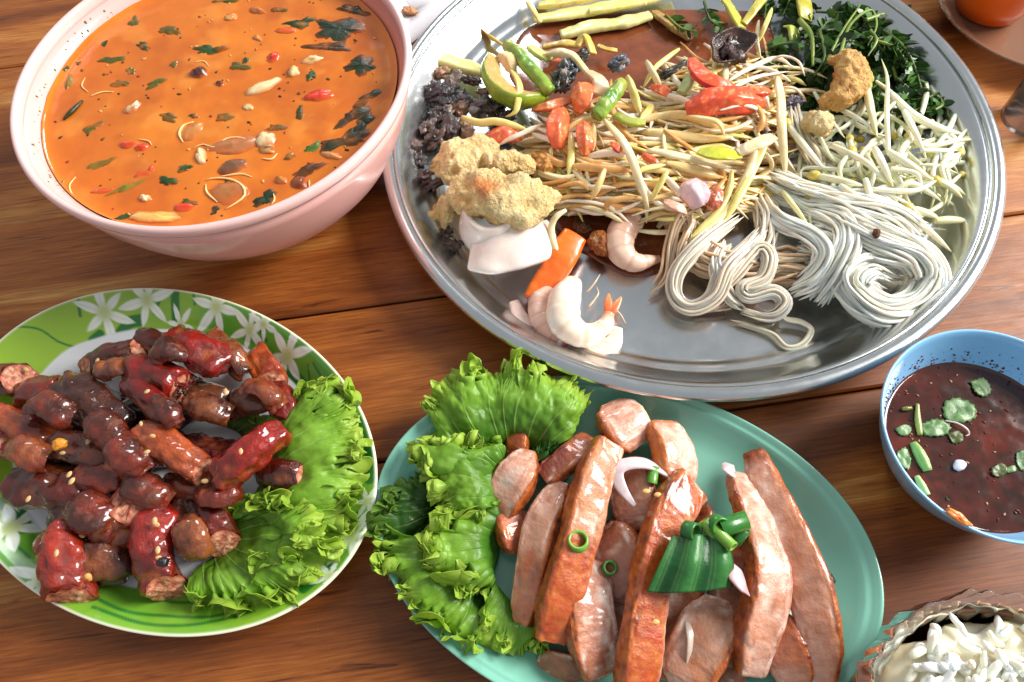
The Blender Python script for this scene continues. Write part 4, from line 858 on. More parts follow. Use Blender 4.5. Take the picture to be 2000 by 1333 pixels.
# brown dressing pooled on the tray floor
def pool(pts, z, col, label, name, mat, n=72, amp=.0015):
    c = np.mean([P(x, y, z) for x, y in pts], axis=0); ring_ = crom([P(x, y, z) for x, y in pts + pts[:1]], n + 1)[:-1]
    V = []
    for s, dz in ((.01, .0008), (.3, .0008), (.6, .0008), (.85, .0007), (.95, .0005), (1.0, -.0004)): V.append(c + (ring_ - c) * s + np.array([0, 0, dz]))
    V = np.vstack(V); obj(name, V, grid_faces(6, n, True), mat, None, mixc(col, col * .8, .5 + .5 * fbm(V, 60, 3, 3)), label, 'sauce')
pool([(1000, 95), (1030, 55), (1100, 30), (1250, 20), (1400, 20), (1500, 40), (1500, 200), (1300, 260), (1100, 240), (1000, 160)], TZ + .0002, C(134, 72, 44), 'pool of brown fish sauce dressing on the tray', 'dressing_pool', M_SAUCE)
pool([(1080, 400), (1180, 395), (1290, 420), (1300, 520), (1230, 540), (1150, 500), (1090, 470)], TZ + .0002, C(120, 62, 36), 'thin film of brown dressing beside the shrimp', 'dressing_film', M_SAUCE)

# ---- shredded papaya
papc = [(C(246, 222, 160), C(236, 192, 116)), (C(250, 238, 198), C(242, 220, 164)), (C(236, 188, 116), C(214, 152, 82)), (C(240, 228, 150), C(220, 204, 108)), (C(252, 240, 220), C(246, 220, 190))]
def shred(pts, r, ci, seed, m=18, n=7, flat=.55):
    c1, c2 = papc[ci]
    V, F, t, a = tube(pts, [r * .5, r * .92, r, r, r, r * .85, r * .2], n, m, 1.0, flat, [rr(-1, 1), rr(-1, 1)], 2.6)
    nz = fbm(V, 130, seed, 2); V = V + .00035 * nz[:, None] * np.array([0, 0, 1.0])
    return V, F, mixc(c1, c2, .5 + .6 * nz + .35 * (t - .5))
PAP = 'green papaya shreds in the salad'
hand = [  # pts (px, py, extra mm), radius px, colour
    ([(1179, 233, 10), (1222, 286, 13), (1249, 353, 12), (1267, 410, 6)], 9, 1), ([(1093, 281, 5), (1117, 247, 9), (1150, 233, 11), (1184, 235, 10)], 7, 0), ([(1155, 235, 9), (1160, 262, 8), (1158, 295, 6)], 6, 0),
    ([(1114, 259, 10), (1116, 300, 10), (1110, 348, 5)], 8, 3), ([(1263, 293, 9), (1330, 306, 11), (1400, 322, 9), (1428, 326, 6)], 9, 1), ([(1299, 317, 7), (1350, 330, 8), (1407, 348, 6)], 11, 0),
    ([(1232, 240, 6), (1290, 228, 8), (1340, 226, 9), (1385, 240, 8), (1419, 262, 4)], 10, 0), ([(1256, 257, 5), (1320, 266, 7), (1376, 271, 7), (1448, 266, 4)], 12, 0), ([(1477, 283, 7), (1462, 340, 9), (1434, 396, 9), (1390, 440, 10), (1345, 472, 8)], 10, 1),
    ([(1429, 334, 8), (1424, 370, 9), (1400, 415, 11), (1347, 468, 10)], 8, 3), ([(1503, 264, 8), (1472, 329, 10), (1440, 390, 11), (1407, 444, 9)], 9, 3), ([(1297, 343, 8), (1330, 380, 9), (1374, 420, 7)], 8, 4),
    ([(1304, 334, 10), (1288, 362, 9), (1270, 393, 6)], 7, 3), ([(1110, 405, 3), (1180, 406, 4), (1258, 410, 4)], 12, 2), ([(1119, 324, 7), (1180, 330, 9), (1237, 334, 8)], 9, 2), ([(1090, 366, 5), (1130, 358, 7), (1150, 372, 7)], 9, 2),
    ([(1182, 331, 11), (1170, 360, 11), (1155, 390, 7)], 7, 0), ([(1150, 305, 7), (1190, 300, 9), (1222, 306, 8)], 8, 4), ([(1184, 416, 5), (1192, 394, 9), (1246, 384, 9)], 7, 2), ([(1518, 145, 10), (1525, 200, 14), (1527, 257, 14), (1535, 350, 8)], 10, 1),
    ([(1340, 228, 12), (1400, 238, 13), (1416, 266, 8)], 7, 0), ([(1373, 192, 12), (1439, 175, 15), (1470, 180, 15), (1495, 190, 13), (1502, 213, 8)], 7, 4), ([(1508, 17, 16), (1495, 50, 18), (1480, 86, 12)], 6, 3), ([(1422, 160, 9), (1449, 142, 12), (1512, 115, 12), (1551, 132, 8)], 6, 4),
    ([(1430, 172, 12), (1480, 150, 14), (1540, 140, 12)], 5, 4), ([(1327, 96, 14), (1281, 132, 16), (1255, 174, 8)], 6, 3), ([(1262, 120, 16), (1276, 145, 16), (1294, 180, 8)], 8, 1), ([(1225, 149, 14), (1238, 185, 13), (1251, 224, 7)], 10, 3), ([(1258, 178, 9), (1310, 188, 11), (1357, 203, 9)], 7, 4),
    ([(902, 228, 10), (935, 240, 12), (971, 238, 13), (1030, 254, 8)], 9, 3), ([(971, 284, 9), (1010, 265, 12), (1057, 244, 10)], 6, 4), ([(991, 122, 18), (1014, 165, 19), (1012, 200, 16), (1006, 220, 14), (988, 228, 12)], 8, 3), ([(1106, 410, 14), (1085, 425, 14), (1077, 450, 12), (1087, 492, 12), (1102, 508, 10)], 7, 1),
    ([(1250, 200, 8), (1270, 210, 9), (1250, 235, 8)], 9, 3), ([(1395, 415, 5), (1385, 445, 7), (1360, 470, 5)], 7, 4), ([(1440, 300, 8), (1480, 275, 10), (1512, 262, 8)], 12, 1), ([(1482, 40, 14), (1478, 80, 14), (1486, 115, 8)], 5, 1), ([(1290, 250, 8), (1340, 285, 9), (1365, 300, 7)], 7, 2),
    ([(1060, 300, 8), (1085, 318, 8), (1110, 322, 6)], 8, 2), ([(1040, 262, 6), (1075, 275, 8), (1095, 300, 6)], 6, 4), ([(1330, 350, 6), (1390, 372, 8), (1420, 345, 8)], 7, 2), ([(1235, 345, 8), (1260, 330, 9), (1300, 322, 8)], 6, 3), ([(1405, 215, 12), (1450, 205, 14), (1500, 222, 10)], 6, 4),
    ([(1500, 120, 12), (1530, 110, 14), (1560, 122, 12), (1572, 150, 8)], 5, 4), ([(1455, 130, 12), (1500, 135, 14), (1545, 160, 10)], 5, 4), ([(1530, 170, 10), (1555, 175, 11), (1575, 200, 7)], 5, 4), ([(1470, 195, 12), (1490, 230, 11), (1480, 260, 8)], 9, 2)]
papl = ['golden yellow papaya shred lying in the salad', 'pale cream papaya shred lying in the salad', 'brown dressing stained papaya shred lying in the salad', 'greenish yellow papaya shred lying in the salad', 'pinkish white papaya shred lying in the salad']
for i, (pts, r, ci) in enumerate(hand):
    V, F, k = shred([Q(*p) for p in pts], r * PX, ci, i)
    obj('papaya_shred', V, F, M_VEG, None, k, papl[ci], 'papaya', PAP)
def rshred(x, y, dh, L, ang, r, ci, seed, bend):
    pts = []
    for s in (-.5, -.2, .2, .5):
        px_ = x + L * s * math.cos(ang) - bend * (s * s - .1) * L * math.sin(ang); py_ = y + L * s * math.sin(ang) * .8 + bend * (s * s - .1) * L * math.cos(ang)
        pts.append(Q(px_, py_, dh + 3 * (.25 - s * s)))
    return shred(pts, r * PX, ci, seed, 12, 6)
cnt = 0
while cnt < 225:
    x, y = rr(1060, 1560), rr(120, 470)
    if ((x - 1290) / 250) ** 2 + ((y - 320) / 125) ** 2 > 1 and ((x - 1440) / 130) ** 2 + ((y - 200) / 110) ** 2 > 1: continue
    if y > 420 and x < 1290: continue
    ci = RNG.choice([0, 0, 1, 2, 1, 3, 4, 4])
    V, F, k = rshred(x, y, rr(0, 6), rr(70, 190), rr(-.4, .5) + (1.2 if RNG.random() < .22 else 0), rr(3.2, 7.5), ci, 100 + cnt, rr(-.8, .8))
    obj('papaya_shred', V, F, M_VEG, None, k, papl[ci], 'papaya', PAP); cnt += 1
parts = []
for i in range(420):
    x, y = rr(1040, 1560), rr(110, 470)
    if ((x - 1280) / 245) ** 2 + ((y - 310) / 125) ** 2 > 1 and ((x - 1440) / 130) ** 2 + ((y - 200) / 110) ** 2 > 1: continue
    if y > 415 and x < 1290: continue
    h_ = mound(x, y); V, F, k = rshred(x, y, -rr(2, max(3, h_ - 6)), rr(70, 150), rr(-.8, .8), rr(6, 10), RNG.choice([2, 0, 1]), 300 + i, rr(-.5, .5)); parts.append((V, F, k))
V, F, K = merge(parts); V[:, 2] = np.maximum(V[:, 2], TZ + .001)
obj('papaya_shred_bed', V, F, M_VEG, None, K, 'tangle of dressed papaya shreds underneath the salad', 'papaya', kind='stuff')

# ---- rice noodles
def hank(path, br, n, r, tint, seed, m=56, jit=.22, flat=.8):
    """bundle of n strands round a path; br bundle radius px, r strand radius px"""
    ctr = crom([Q(*p) for p in path], m); T, S, N = frames(ctr); rs = np.random.RandomState(seed); parts = []
    n = int(n * 1.9) if n > 8 else n
    for i in range(n):
        rho = math.sqrt((i + .5) / n); th = i * 2.39996 + rs.rand() * .5
        tw = rs.randn() * .5; tt = np.linspace(0, 1, m)
        ox = rho * np.cos(th + tw * tt * 2) * br * PX; oz = rho * np.sin(th + tw * tt * 2) * br * PX * flat
        f = np.interp(tt, np.linspace(0, 1, 7), 1 + jit * rs.randn(7)); g_ = np.interp(tt, np.linspace(0, 1, 7), 1 + jit * rs.randn(7))
        pth = ctr + S * (ox * f)[:, None] + N * (oz * g_)[:, None]
        pth[:, 2] = np.maximum(pth[:, 2], TZ + r * PX)
        a0, a1 = int(rs.rand() * 7), m - int(rs.rand() * 7)
        V, F, t, a = tube(pth[a0:a1], np.r_[.25, .8, np.ones(14), .8, .25] * r * .78 * PX, 6, a1 - a0)
        parts.append((V, F, tint * (1 + .05 * rs.randn())))
    return merge(parts)
wht, pnk, tnn = C(250, 242, 226), C(240, 218, 196), C(226, 190, 156)
GN = 'hanks of rice noodles'
HK = [([(1340, 490, 0), (1420, 520, 0), (1500, 520, 0), (1580, 520, 0)], 34, 44, 4.5, tnn, 'rice noodles forming the base of the noodle heap'),
      ([(1560, 470, 0), (1640, 500, 0), (1720, 500, 0), (1780, 520, 0)], 40, 50, 4.5, wht, 'white rice noodles under the big coil'),
      ([(1480, 380, 0), (1500, 430, 4), (1490, 490, 4), (1440, 540, 2)], 22, 24, 4.2, pnk, 'rice noodles spilling down from the papaya shreds'),
      ([(1440, 425, 6), (1378, 472, 8), (1326, 530, 7), (1318, 578, 5), (1348, 602, 4), (1392, 580, 6), (1418, 525, 8), (1465, 478, 9), (1500, 440, 6)], 15, 16, 4.0, pnk, 'open loop of dressing stained rice noodles'),
      ([(1395, 590, 2), (1430, 540, 6), (1480, 488, 10), (1502, 505, 10), (1490, 545, 9), (1452, 562, 8), (1462, 580, 7), (1510, 570, 7), (1532, 592, 6), (1505, 618, 4), (1448, 605, 3)], 13, 14, 4.0, pnk, 'twisted rice noodle curl in front of the heap'),
      ([(1490, 400, 4), (1530, 435, 8), (1588, 462, 10), (1612, 500, 9), (1588, 548, 7), (1540, 575, 5)], 18, 22, 4.0, wht, 'white noodle arc curling round a dark hollow'),
      ([(1560, 400, 6), (1640, 430, 10), (1655, 480, 11), (1625, 545, 9), (1590, 592, 5)], 22, 28, 4.0, wht, 'white noodle band falling towards the tray floor'),
      ([(1500, 350, 2), (1560, 380, 8), (1650, 400, 12), (1740, 425, 12), (1800, 470, 9)], 34, 46, 4.0, wht, 'broad white noodle sheet below the bean sprouts'),
      ([(1640, 430, 10), (1710, 470, 13), (1785, 500, 11), (1815, 545, 8), (1790, 592, 7), (1735, 610, 8), (1685, 590, 9), (1662, 555, 10), (1690, 530, 9), (1730, 545, 2)], 31, 52, 4.2, wht, 'thick smooth coil of white rice noodles'),
      ([(1660, 560, 4), (1690, 600, 3), (1740, 622, 3), (1800, 600, 3), (1825, 560, 3)], 24, 30, 4.2, C(236, 226, 206), 'lower turn of the thick white noodle coil'),
      ([(1426, 628, 0), (1470, 640, 0), (1508, 655, 0), (1535, 680, 0), (1568, 674, 0), (1586, 645, 1), (1565, 628, 2), (1535, 620, 3), (1530, 600, 6)], 6, 4, 4.2, C(226, 206, 180), 'few loose noodles looping on the bare tray floor'),
      ([(1365, 400, 8), (1325, 430, 6), (1308, 480, 4), (1300, 540, 2), (1268, 577, 1)], 10, 6, 4.2, tnn, 'stray brown tinted noodles beside the curled shrimp'),
      ([(1340, 410, 8), (1350, 440, 8), (1335, 490, 5), (1330, 520, 3)], 12, 8, 4.2, tnn, 'short stained noodles below the red onion'),
      ([(1360, 605, 1), (1410, 600, 1), (1430, 590, 2)], 10, 6, 4.0, C(200, 170, 150), 'noodle ends lying flat on the tray before the curl'),
      ([(1420, 470, 5), (1400, 520, 7), (1425, 575, 5), (1455, 600, 3)], 12, 10, 4.0, pnk, 'rice noodle strands hanging inside the open loop'),
      ([(1600, 330, 4), (1580, 290, 6), (1560, 250, 6), (1545, 190, 4)], 16, 14, 3.8, C(232, 214, 190), 'fine rice noodle shreds between papaya and bean sprouts')]
for i, (pa, br, n, r, tint, lab) in enumerate(HK):
    V, F, K = hank(pa, br, n, r, tint, i + 5)
    obj('noodle_hank', V, F, M_NOOD, None, K, lab, 'noodles', GN)
V, F, d, U = blob(Q(1711, 456, 22), .0028, .0020, .0018, 1.2, .25, 2, 3); obj('fried_garlic', V, F, M_RIND, None, mixc(C(120, 66, 30), C(70, 34, 16), .5 + d), 'single brown crumb on the white noodle sheet', 'garlic')

# ---- bean sprouts
GB = 'bean sprouts on the tray'
def sprout(pts, r, seed, head=0, green=0.0):
    P3 = [Q(*p) for p in pts]
    V, F, t, a = tube(P3, np.array([.8, .95, 1, 1, .92, .85, .7, .45, .14]) * r * .68 * PX, 8, 26)
    nz = fbm(V, 80, seed, 2)
    k = mixc(C(246, 246, 230), C(232, 230, 196), .5 + .5 * nz); k = mixc(k, C(214, 204, 120), sstep(.75, 1, t) * .6); k = mixc(k, C(196, 200, 110), green)
    o = obj('bean_sprout', V, F, M_NOOD, None, k, ('greenish ' if green > .17 else '') + ('translucent white bean sprout with a yellow seed head' if head else 'plain translucent white bean sprout stalk'), 'bean sprout', GB)
    if head:
        d0 = P3[0] - P3[1]; d0 = d0 / np.linalg.norm(d0); hp = [P3[0] - d0 * r * PX * .4, P3[0] + d0 * r * PX * 1.0, P3[0] + d0 * r * PX * 2.2 + np.array([0, 0, -.001])]
        V, F, t, a = tube(hp, np.array([.4, .95, 1.1, 1.0, .4]) * r * PX, 9, 12, 1, .8); obj('seed_head', V, F, M_VEG, o, mixc(C(222, 204, 104), C(190, 168, 64), t))
for i, (pts, r, hd, gr) in enumerate([
        ([(1735, 300, 10), (1732, 220, 18), (1733, 155, 16), (1722, 116, 12)], 8, 0, 0), ([(1692, 172, 14), (1702, 220, 16), (1713, 268, 12)], 13, 1, .3), ([(1622, 204, 8), (1686, 238, 12), (1715, 266, 10)], 8, 0, 0), ([(1740, 184, 10), (1782, 224, 14), (1835, 250, 12), (1888, 265, 6)], 13, 0, 0),
        ([(1766, 218, 14), (1790, 265, 16), (1810, 312, 12)], 10, 0, 0), ([(1800, 294, 14), (1835, 294, 14), (1872, 294, 8)], 7, 0, 0), ([(1541, 248, 10), (1578, 295, 13), (1617, 340, 10)], 11, 1, 0), ([(1624, 284, 10), (1690, 317, 14), (1738, 362, 10)], 10, 0, 0), ([(1708, 290, 12), (1726, 325, 14), (1744, 366, 10)], 11, 0, 0),
        ([(1736, 297, 12), (1780, 325, 14), (1824, 354, 10)], 12, 0, 0), ([(1703, 370, 12), (1785, 373, 14), (1838, 348, 10)], 8, 0, 0), ([(1836, 356, 10), (1858, 368, 10), (1880, 388, 6)], 9, 1, .4), ([(1782, 408, 12), (1808, 416, 12), (1834, 427, 8)], 11, 1, .3), ([(1825, 432, 10), (1860, 430, 10), (1893, 433, 5)], 12, 0, .5),
        ([(1775, 418, 12), (1815, 452, 13), (1858, 492, 6)], 10, 0, 0), ([(1690, 350, 12), (1702, 400, 14), (1698, 445, 8)], 10, 0, 0), ([(1525, 370, 10), (1552, 405, 12), (1580, 442, 8)], 9, 0, .5), ([(1858, 290, 8), (1880, 262, 8), (1906, 236, 5)], 6, 0, 0), ([(1600, 345, 12), (1650, 355, 14), (1690, 365, 12)], 11, 1, .2), ([(1640, 362, 14), (1690, 395, 15), (1760, 405, 12)], 11, 0, 0),
        ([(1660, 300, 12), (1640, 330, 13), (1648, 365, 10)], 9, 1, .3), ([(1780, 270, 10), (1760, 300, 12), (1775, 345, 10)], 10, 0, 0), ([(1830, 300, 8), (1822, 340, 9), (1826, 380, 7)], 8, 0, 0), ([(1740, 330, 12), (1790, 340, 13), (1800, 380, 10)], 8, 0, 0), ([(1590, 180, 8), (1620, 230, 10), (1650, 270, 9)], 7, 0, 0), ([(1690, 410, 13), (1740, 430, 14), (1800, 440, 10)], 9, 0, .2), ([(1590, 385, 12), (1640, 395, 13), (1680, 380, 12)], 9, 1, .3), ([(1840, 320, 7), (1852, 350, 7), (1845, 400, 6)], 8, 0, .2)]):
    sprout(pts, r, i, hd, gr)
cnt = 0
while cnt < 95:
    x, y = rr(1570, 1870), rr(190, 440)
    if ((x - 1720) / 160) ** 2 + ((y - 315) / 130) ** 2 > 1: continue
    L = rr(90, 175); a = rr(0, 3.14); b = rr(-.42, .42) * L; dh = rr(-8, 9)
    ca, sa = math.cos(a), math.sin(a) * .8
    w_ = rr(-.25, .25) * L
    sprout([(x - L / 2 * ca, y - L / 2 * sa, dh), (x - L / 5 * ca - b * sa, y - L / 5 * sa + b * ca * .8, dh + 3), (x + L / 4 * ca - w_ * sa, y + L / 4 * sa + w_ * ca * .8, dh + 2), (x + L / 2 * ca, y + L / 2 * sa, dh)], rr(6.5, 9.5), 50 + cnt, 1 if RNG.random() < .35 else 0, rr(0, .25)); cnt += 1
# ---- crispy pork rinds
def rind(path, rads, seed, label, wz=.75, amp=.22, c1=C(250, 228, 170), c2=C(238, 194, 118), patch=None):
    V, F, t, a = tube([Pm(*p) for p in path], np.array(rads) * PX, 44, 64, 1.0, wz)
    N = normals(V, F); b1 = fbm(V, 75, seed, 2); b2 = fbm(V, 260, seed + 2, 3); b3 = np.abs(vn(V, 620, seed + 4))
    R = max(rads) * PX
    V = V + N * (R * amp * b1 + .0015 * b2 + .0011 * b3)[:, None]
    V[:, 2] = np.maximum(V[:, 2], TZ + .0005)
    k = mixc(c1, c2, .5 + .45 * b2 + .4 * b1); k = mixc(k, C(252, 228, 168), sstep(.3, 1, b2) * .6)
    k = mixc(k, C(206, 126, 54), sstep(.45, 1.1, -b1 + .2 * b2) * .5)
    if patch is not None:
        d = np.linalg.norm(V - Pm(*patch[:3]), axis=1) / (patch[3] * PX); k = mixc(k, C(206, 112, 36), sstep(1.1, .4, d + .3 * b2) * .85)
    return obj('pork_rind', V, F, M_RIND, None, k, label, 'pork rind', 'puffed pork rinds')
rind([(838, 325, 20), (870, 318, 23), (905, 312, 24), (940, 295, 22), (955, 268, 18)], [14, 46, 50, 44, 36, 14], 1, 'puffed golden pork rind curling up towards the dark shells', .6)
rind([(935, 318, 24), (985, 315, 27), (1035, 325, 24), (1052, 335, 20)], [10, 24, 28, 26, 22, 8], 2, 'slim golden rind between two big puffed rinds', .8)
rind([(885, 352, 26), (930, 378, 31), (985, 388, 33), (1040, 390, 31), (1085, 385, 25)], [14, 44, 60, 62, 58, 50, 22], 3, 'largest puffed rind with an orange toasted spot', .6, patch=(945, 362, 44, 34))
rind([(852, 398, 16), (870, 410, 18), (892, 420, 17)], [12, 36, 42, 38, 16], 4, 'small round puffed rind at the edge of the tray', .75)
rind([(1048, 298, 22), (1065, 318, 24), (1078, 342, 22)], [8, 16, 20, 18, 8], 5, 'small orange folded rind beside the papaya', .5, c1=C(236, 176, 92), c2=C(206, 124, 52))
rind([(1622, 118, 30), (1652, 124, 33), (1665, 150, 34), (1645, 186, 33), (1600, 205, 28)], [10, 30, 36, 38, 34, 26, 12], 6, 'cashew shaped golden rind standing on the green herbs', .9, .06, c1=C(246, 200, 118), c2=C(224, 156, 76), patch=(1612, 150, 34, 30))
rind([(1575, 235, 26), (1600, 245, 30), (1622, 258, 27)], [10, 26, 30, 26, 10], 7, 'crumpled small rind above the bean sprouts', .8, .35)
rind([(1160, 458, 12), (1172, 478, 14), (1186, 502, 11)], [6, 18, 20, 16, 6], 8, 'brown toasted crumb beside the carrot stick', .7, .25, c1=C(196, 112, 48), c2=C(150, 78, 30))
rind([(1120, 440, 10), (1140, 446, 11), (1155, 442, 10)], [5, 12, 14, 6], 9, 'dark brown fried crumb behind the carrot stick', .7, .3, c1=C(120, 76, 40), c2=C(80, 46, 24))

# ---- squid, shrimp, carrot
def band(path, w, th, label, name='squid_ring', roll=0.0, c1=C(248, 240, 232), c2=C(236, 216, 206), ex=4, taper=None, cat='squid', seed=1):
    V, F, t, a = tube([Pm(*p) for p in path], np.array(taper if taper is not None else [.9, 1, 1, 1, .9]) * w * PX, 28, 44, 1.0, th / 1000 / (w * PX), roll, ex)
    N = normals(V, F); nz = fbm(V, 70, seed, 2); V = V + N * (.0007 * nz)[:, None]; V[:, 2] = np.maximum(V[:, 2], TZ + .0004)
    return obj(name, V, F, M_SEA, None, mixc(c1, c2, .45 + .5 * nz), label, cat)
band([(1030, 420, 22), (985, 465, 21), (940, 470, 21), (912, 448, 22), (908, 415, 23), (930, 395, 24)], 36, 2.6, 'white squid ring standing on edge under the pork rinds', roll=1.35)
band([(922, 498, 16), (960, 496, 21), (1010, 484, 22), (1052, 470, 20), (1080, 465, 14)], 42, 3.2, 'thick white curved squid piece in front of the ring', roll=[-.25, -.35], taper=[.8, 1, 1.05, 1.05, .95])
band([(1070, 678, 4), (1110, 690, 4.2), (1155, 688, 4.5), (1195, 672, 4.5), (1206, 640, 4.5)], 20, 1.6, 'flat cream squid slice under the bright shrimp', name='squid_slice', taper=[.5, 1, 1.1, 1, .5], c1=C(250, 236, 212))
band([(1004, 590, 6), (1022, 632, 6), (1058, 660, 6), (1092, 674, 6)], 17, 2.4, 'pale pink shrimp flesh strip along the tray edge', name='shrimp_flesh', taper=[.6, 1, 1, .8], c1=C(240, 214, 200), c2=C(222, 178, 168), cat='shrimp')
V, F, t, a = tube([Pm(1122, 462, 15), Pm(1100, 500, 14), Pm(1072, 545, 11), Pm(1042, 590, 8)], np.array([.9, 1, 1, .95, .8]) * 29 * PX, 24, 40, 1.0, .55, .25, 3.6)
nz = fbm(V, 150, 4, 3); V = V + normals(V, F) * (.0004 * nz)[:, None]
o = obj('carrot_stick', V, F, M_VEG, None, mixc(C(238, 120, 30), C(222, 92, 20), .5 + .6 * nz), 'thick orange carrot stick between squid and shrimp', 'carrot')
def shrimp(path, rads, seed, label, c1, c2, tail=True, legs=0):
    P3 = crom([Pm(*p) for p in path], 70); rad = np.interp(np.linspace(0, 1, 70), np.linspace(0, 1, len(rads)), rads) * PX
    seg = (np.linspace(0, 1, 70) * 6.2) % 1; rad = rad * (1 - .10 * np.exp(-((seg - .0) / .12) ** 2) - .05 * seg)
    V, F, t, a = tube(P3, rad, 22, 70, 1.0, .9)
    nz = fbm(V, 130, seed, 3); V = V + normals(V, F) * (.0004 * nz)[:, None]; V[:, 2] = np.maximum(V[:, 2], TZ + .0004)
    sg = (t * 6.2) % 1; k = mixc(c1, c2, .4 + .4 * nz + .35 * np.exp(-((sg - .05) / .1) ** 2)); k = mixc(k, C(226, 120, 80), sstep(.82, 1, t) * (.7 if tail else .2))
    o = obj('shrimp', V, F, M_SEA, None, k, label, 'shrimp', 'peeled shrimps on the tray')
    if tail:
        e = P3[-1]; d = P3[-1] - P3[-4]; d /= np.linalg.norm(d); sd = np.cross(d, (0, 0, 1.0)); sd /= np.linalg.norm(sd)
        for s in (-1, 1):
            V, F, t, a = tube([e - d * .002, e + d * .005 + sd * s * .002, e + d * .012 + sd * s * .0036], [.0012, .0026, .0022, .0006], 12, 14, 1, .35)
            obj('tail_fin', V, F, M_SEA, o, mixc(C(220, 84, 40), C(240, 150, 90), t))
    for i in range(legs):
        f = .2 + .12 * i; b = P3[int(70 * f)]; q = b + np.array([rr(-.002, .006), rr(-.002, .006), -.002]); ee = q + np.array([rr(.001, .007), rr(-.004, .004), -.002])
        V, F, t, a = tube([b, q, ee], [.0005, .0004, .0002], 5, 8); obj('leg', V, F, M_SEA, o, C(236, 196, 160))
    return o
shrimp([(1244, 428, 13), (1216, 452, 14), (1212, 488, 13), (1240, 512, 11), (1288, 506, 8)], [22, 31, 31, 26, 17, 8], 3, 'curled pinkish white shrimp beside the noodles', C(244, 214, 192), C(222, 172, 146), False)
shrimp([(1072, 566, 9), (1056, 600, 9), (1072, 645, 8), (1105, 662, 7)], [18, 27, 27, 22, 14], 4, 'pinkish shrimp half hidden behind the bright shrimp', C(240, 204, 186), C(222, 160, 132), False)
shrimp([(1122, 548, 14), (1102, 590, 16), (1104, 632, 15), (1140, 655, 13), (1178, 640, 12), (1190, 612, 12)], [16, 30, 34, 31, 25, 18, 11], 5, 'bright white curled shrimp with a red tail', C(252, 240, 226), C(246, 206, 168), True, 7)
for pts in ([(1148, 570, 14), (1162, 552, 16), (1172, 536, 15)], [(1150, 600, 14), (1168, 575, 15), (1165, 560, 14)], [(1196, 600, 8), (1212, 615, 6), (1222, 632, 5)]):
    V, F, t, a = tube([Pm(*p) for p in pts], [.0006, .0005, .0002], 5, 10); obj('shrimp_feeler', V, F, M_SEA, None, C(230, 190, 160), 'thin shrimp feeler curling up beside the bright shrimp', 'shrimp', 'loose shrimp feelers')
V, F, d, U = blob(Pm(1100, 668, 8), .0036, .0028, .0024, .6, .2, 2, 5); obj('shallot_bit', V, F, M_VEG, None, mixc(C(244, 224, 226), C(150, 60, 80), sstep(.2, -.8, U[:, 1])), 'small white and purple shallot bit at the tray edge', 'shallot')

# ---- tomato, chilli, onion
def trisect(n=30, rnd=.16):
    """rounded wedge section: curved skin below, two flat cut faces meeting on top"""
    pts = []
    for q_ in np.linspace(math.pi, 2 * math.pi, 13): pts.append((math.cos(q_), .15 + .75 * math.sin(q_)))
    for f_ in np.linspace(0, 1, 9)[1:]: pts.append((1 - f_, .15 + .75 * f_))
    for f_ in np.linspace(0, 1, 9)[1:-1]: pts.append((-f_, .9 - .75 * f_))
    p = np.array(pts); k = np.linspace(0, len(p), n, endpoint=False); p2 = np.vstack([p, p[:1]])
    r = np.c_[np.interp(k, np.arange(len(p2)), p2[:, 0]), np.interp(k, np.arange(len(p2)), p2[:, 1])]
    return r * (1 - rnd) + rnd * (np.roll(r, 1, 0) + np.roll(r, -1, 0)) / 2
TRI = trisect()
def wedge(path, w, label, name, c1, c2, seed, wz=.6, cat='tomato', roll=0.0, inner=None, group=None, taper=None, flesh=None):
    n, m = 30, 40
    V, F, t, a = tube([Pm(*p) for p in path], np.array(taper if taper is not None else [.45, .9, 1, 1, .9, .4]) * w * PX, n, m, 1.0, wz, roll + .5 * math.sin(seed * 2.3), sect=TRI)
    nz = fbm(V, 140, seed, 3); n2 = fbm(V, 480, seed + 3, 2); V = V + normals(V, F) * (.0006 * nz + .0003 * n2)[:, None]; V[:, 2] = np.maximum(V[:, 2], TZ + .0004)
    cut = np.r_[np.tile(TRI[:, 1], m) > .22, True, True]
    k = mixc(c1, c2, .5 + .6 * nz)
    fl = flesh if flesh is not None else (inner if inner is not None else np.asarray(c1) * .6 + .4 * C(244, 150, 96))
    k = mixc(k, mixc(fl, C(250, 206, 130), sstep(.2, .8, n2) * .6), cut * .85)
    return obj(name, V, F, M_VEG, None, k, label, cat, group)
tr1, tr2, tor = C(214, 36, 20), C(232, 74, 36), C(240, 130, 80)
wedge([(1352, 118, 34), (1372, 150, 38), (1405, 168, 38), (1445, 178, 33)], 27, 'shiny red tomato wedge arching over the salad', 'tomato_wedge', C(222, 26, 18), C(206, 30, 20), 1, .8, taper=[.5, .9, 1, .85, .3])
wedge([(1340, 216, 36), (1390, 200, 40), (1440, 196, 40), (1490, 200, 34)], 30, 'cut tomato wedge with orange seedy flesh under the red one', 'tomato_wedge', C(222, 44, 22), C(230, 66, 34), 2, .7, inner=C(234, 92, 54))
wedge([(1440, 190, 36), (1470, 178, 38), (1500, 180, 34)], 20, 'small tomato piece at the end of the seedy wedge', 'tomato_wedge', tr2, tr1, 12, .7)
wedge([(1098, 215, 30), (1088, 250, 34), (1090, 290, 29)], 25, 'upright orange red tomato wedge under the papaya arch', 'tomato_wedge', C(232, 60, 24), C(240, 104, 56), 3, .8)
wedge([(1140, 240, 34), (1142, 270, 36), (1142, 305, 30)], 19, 'narrow tomato wedge inside the papaya arch', 'tomato_wedge', C(232, 76, 36), tor, 4, .8)
wedge([(1132, 165, 30), (1138, 190, 33), (1128, 222, 28)], 27, 'glassy orange tomato piece beside the cut long bean', 'tomato_wedge', C(226, 108, 52), C(206, 56, 30), 5, .8)
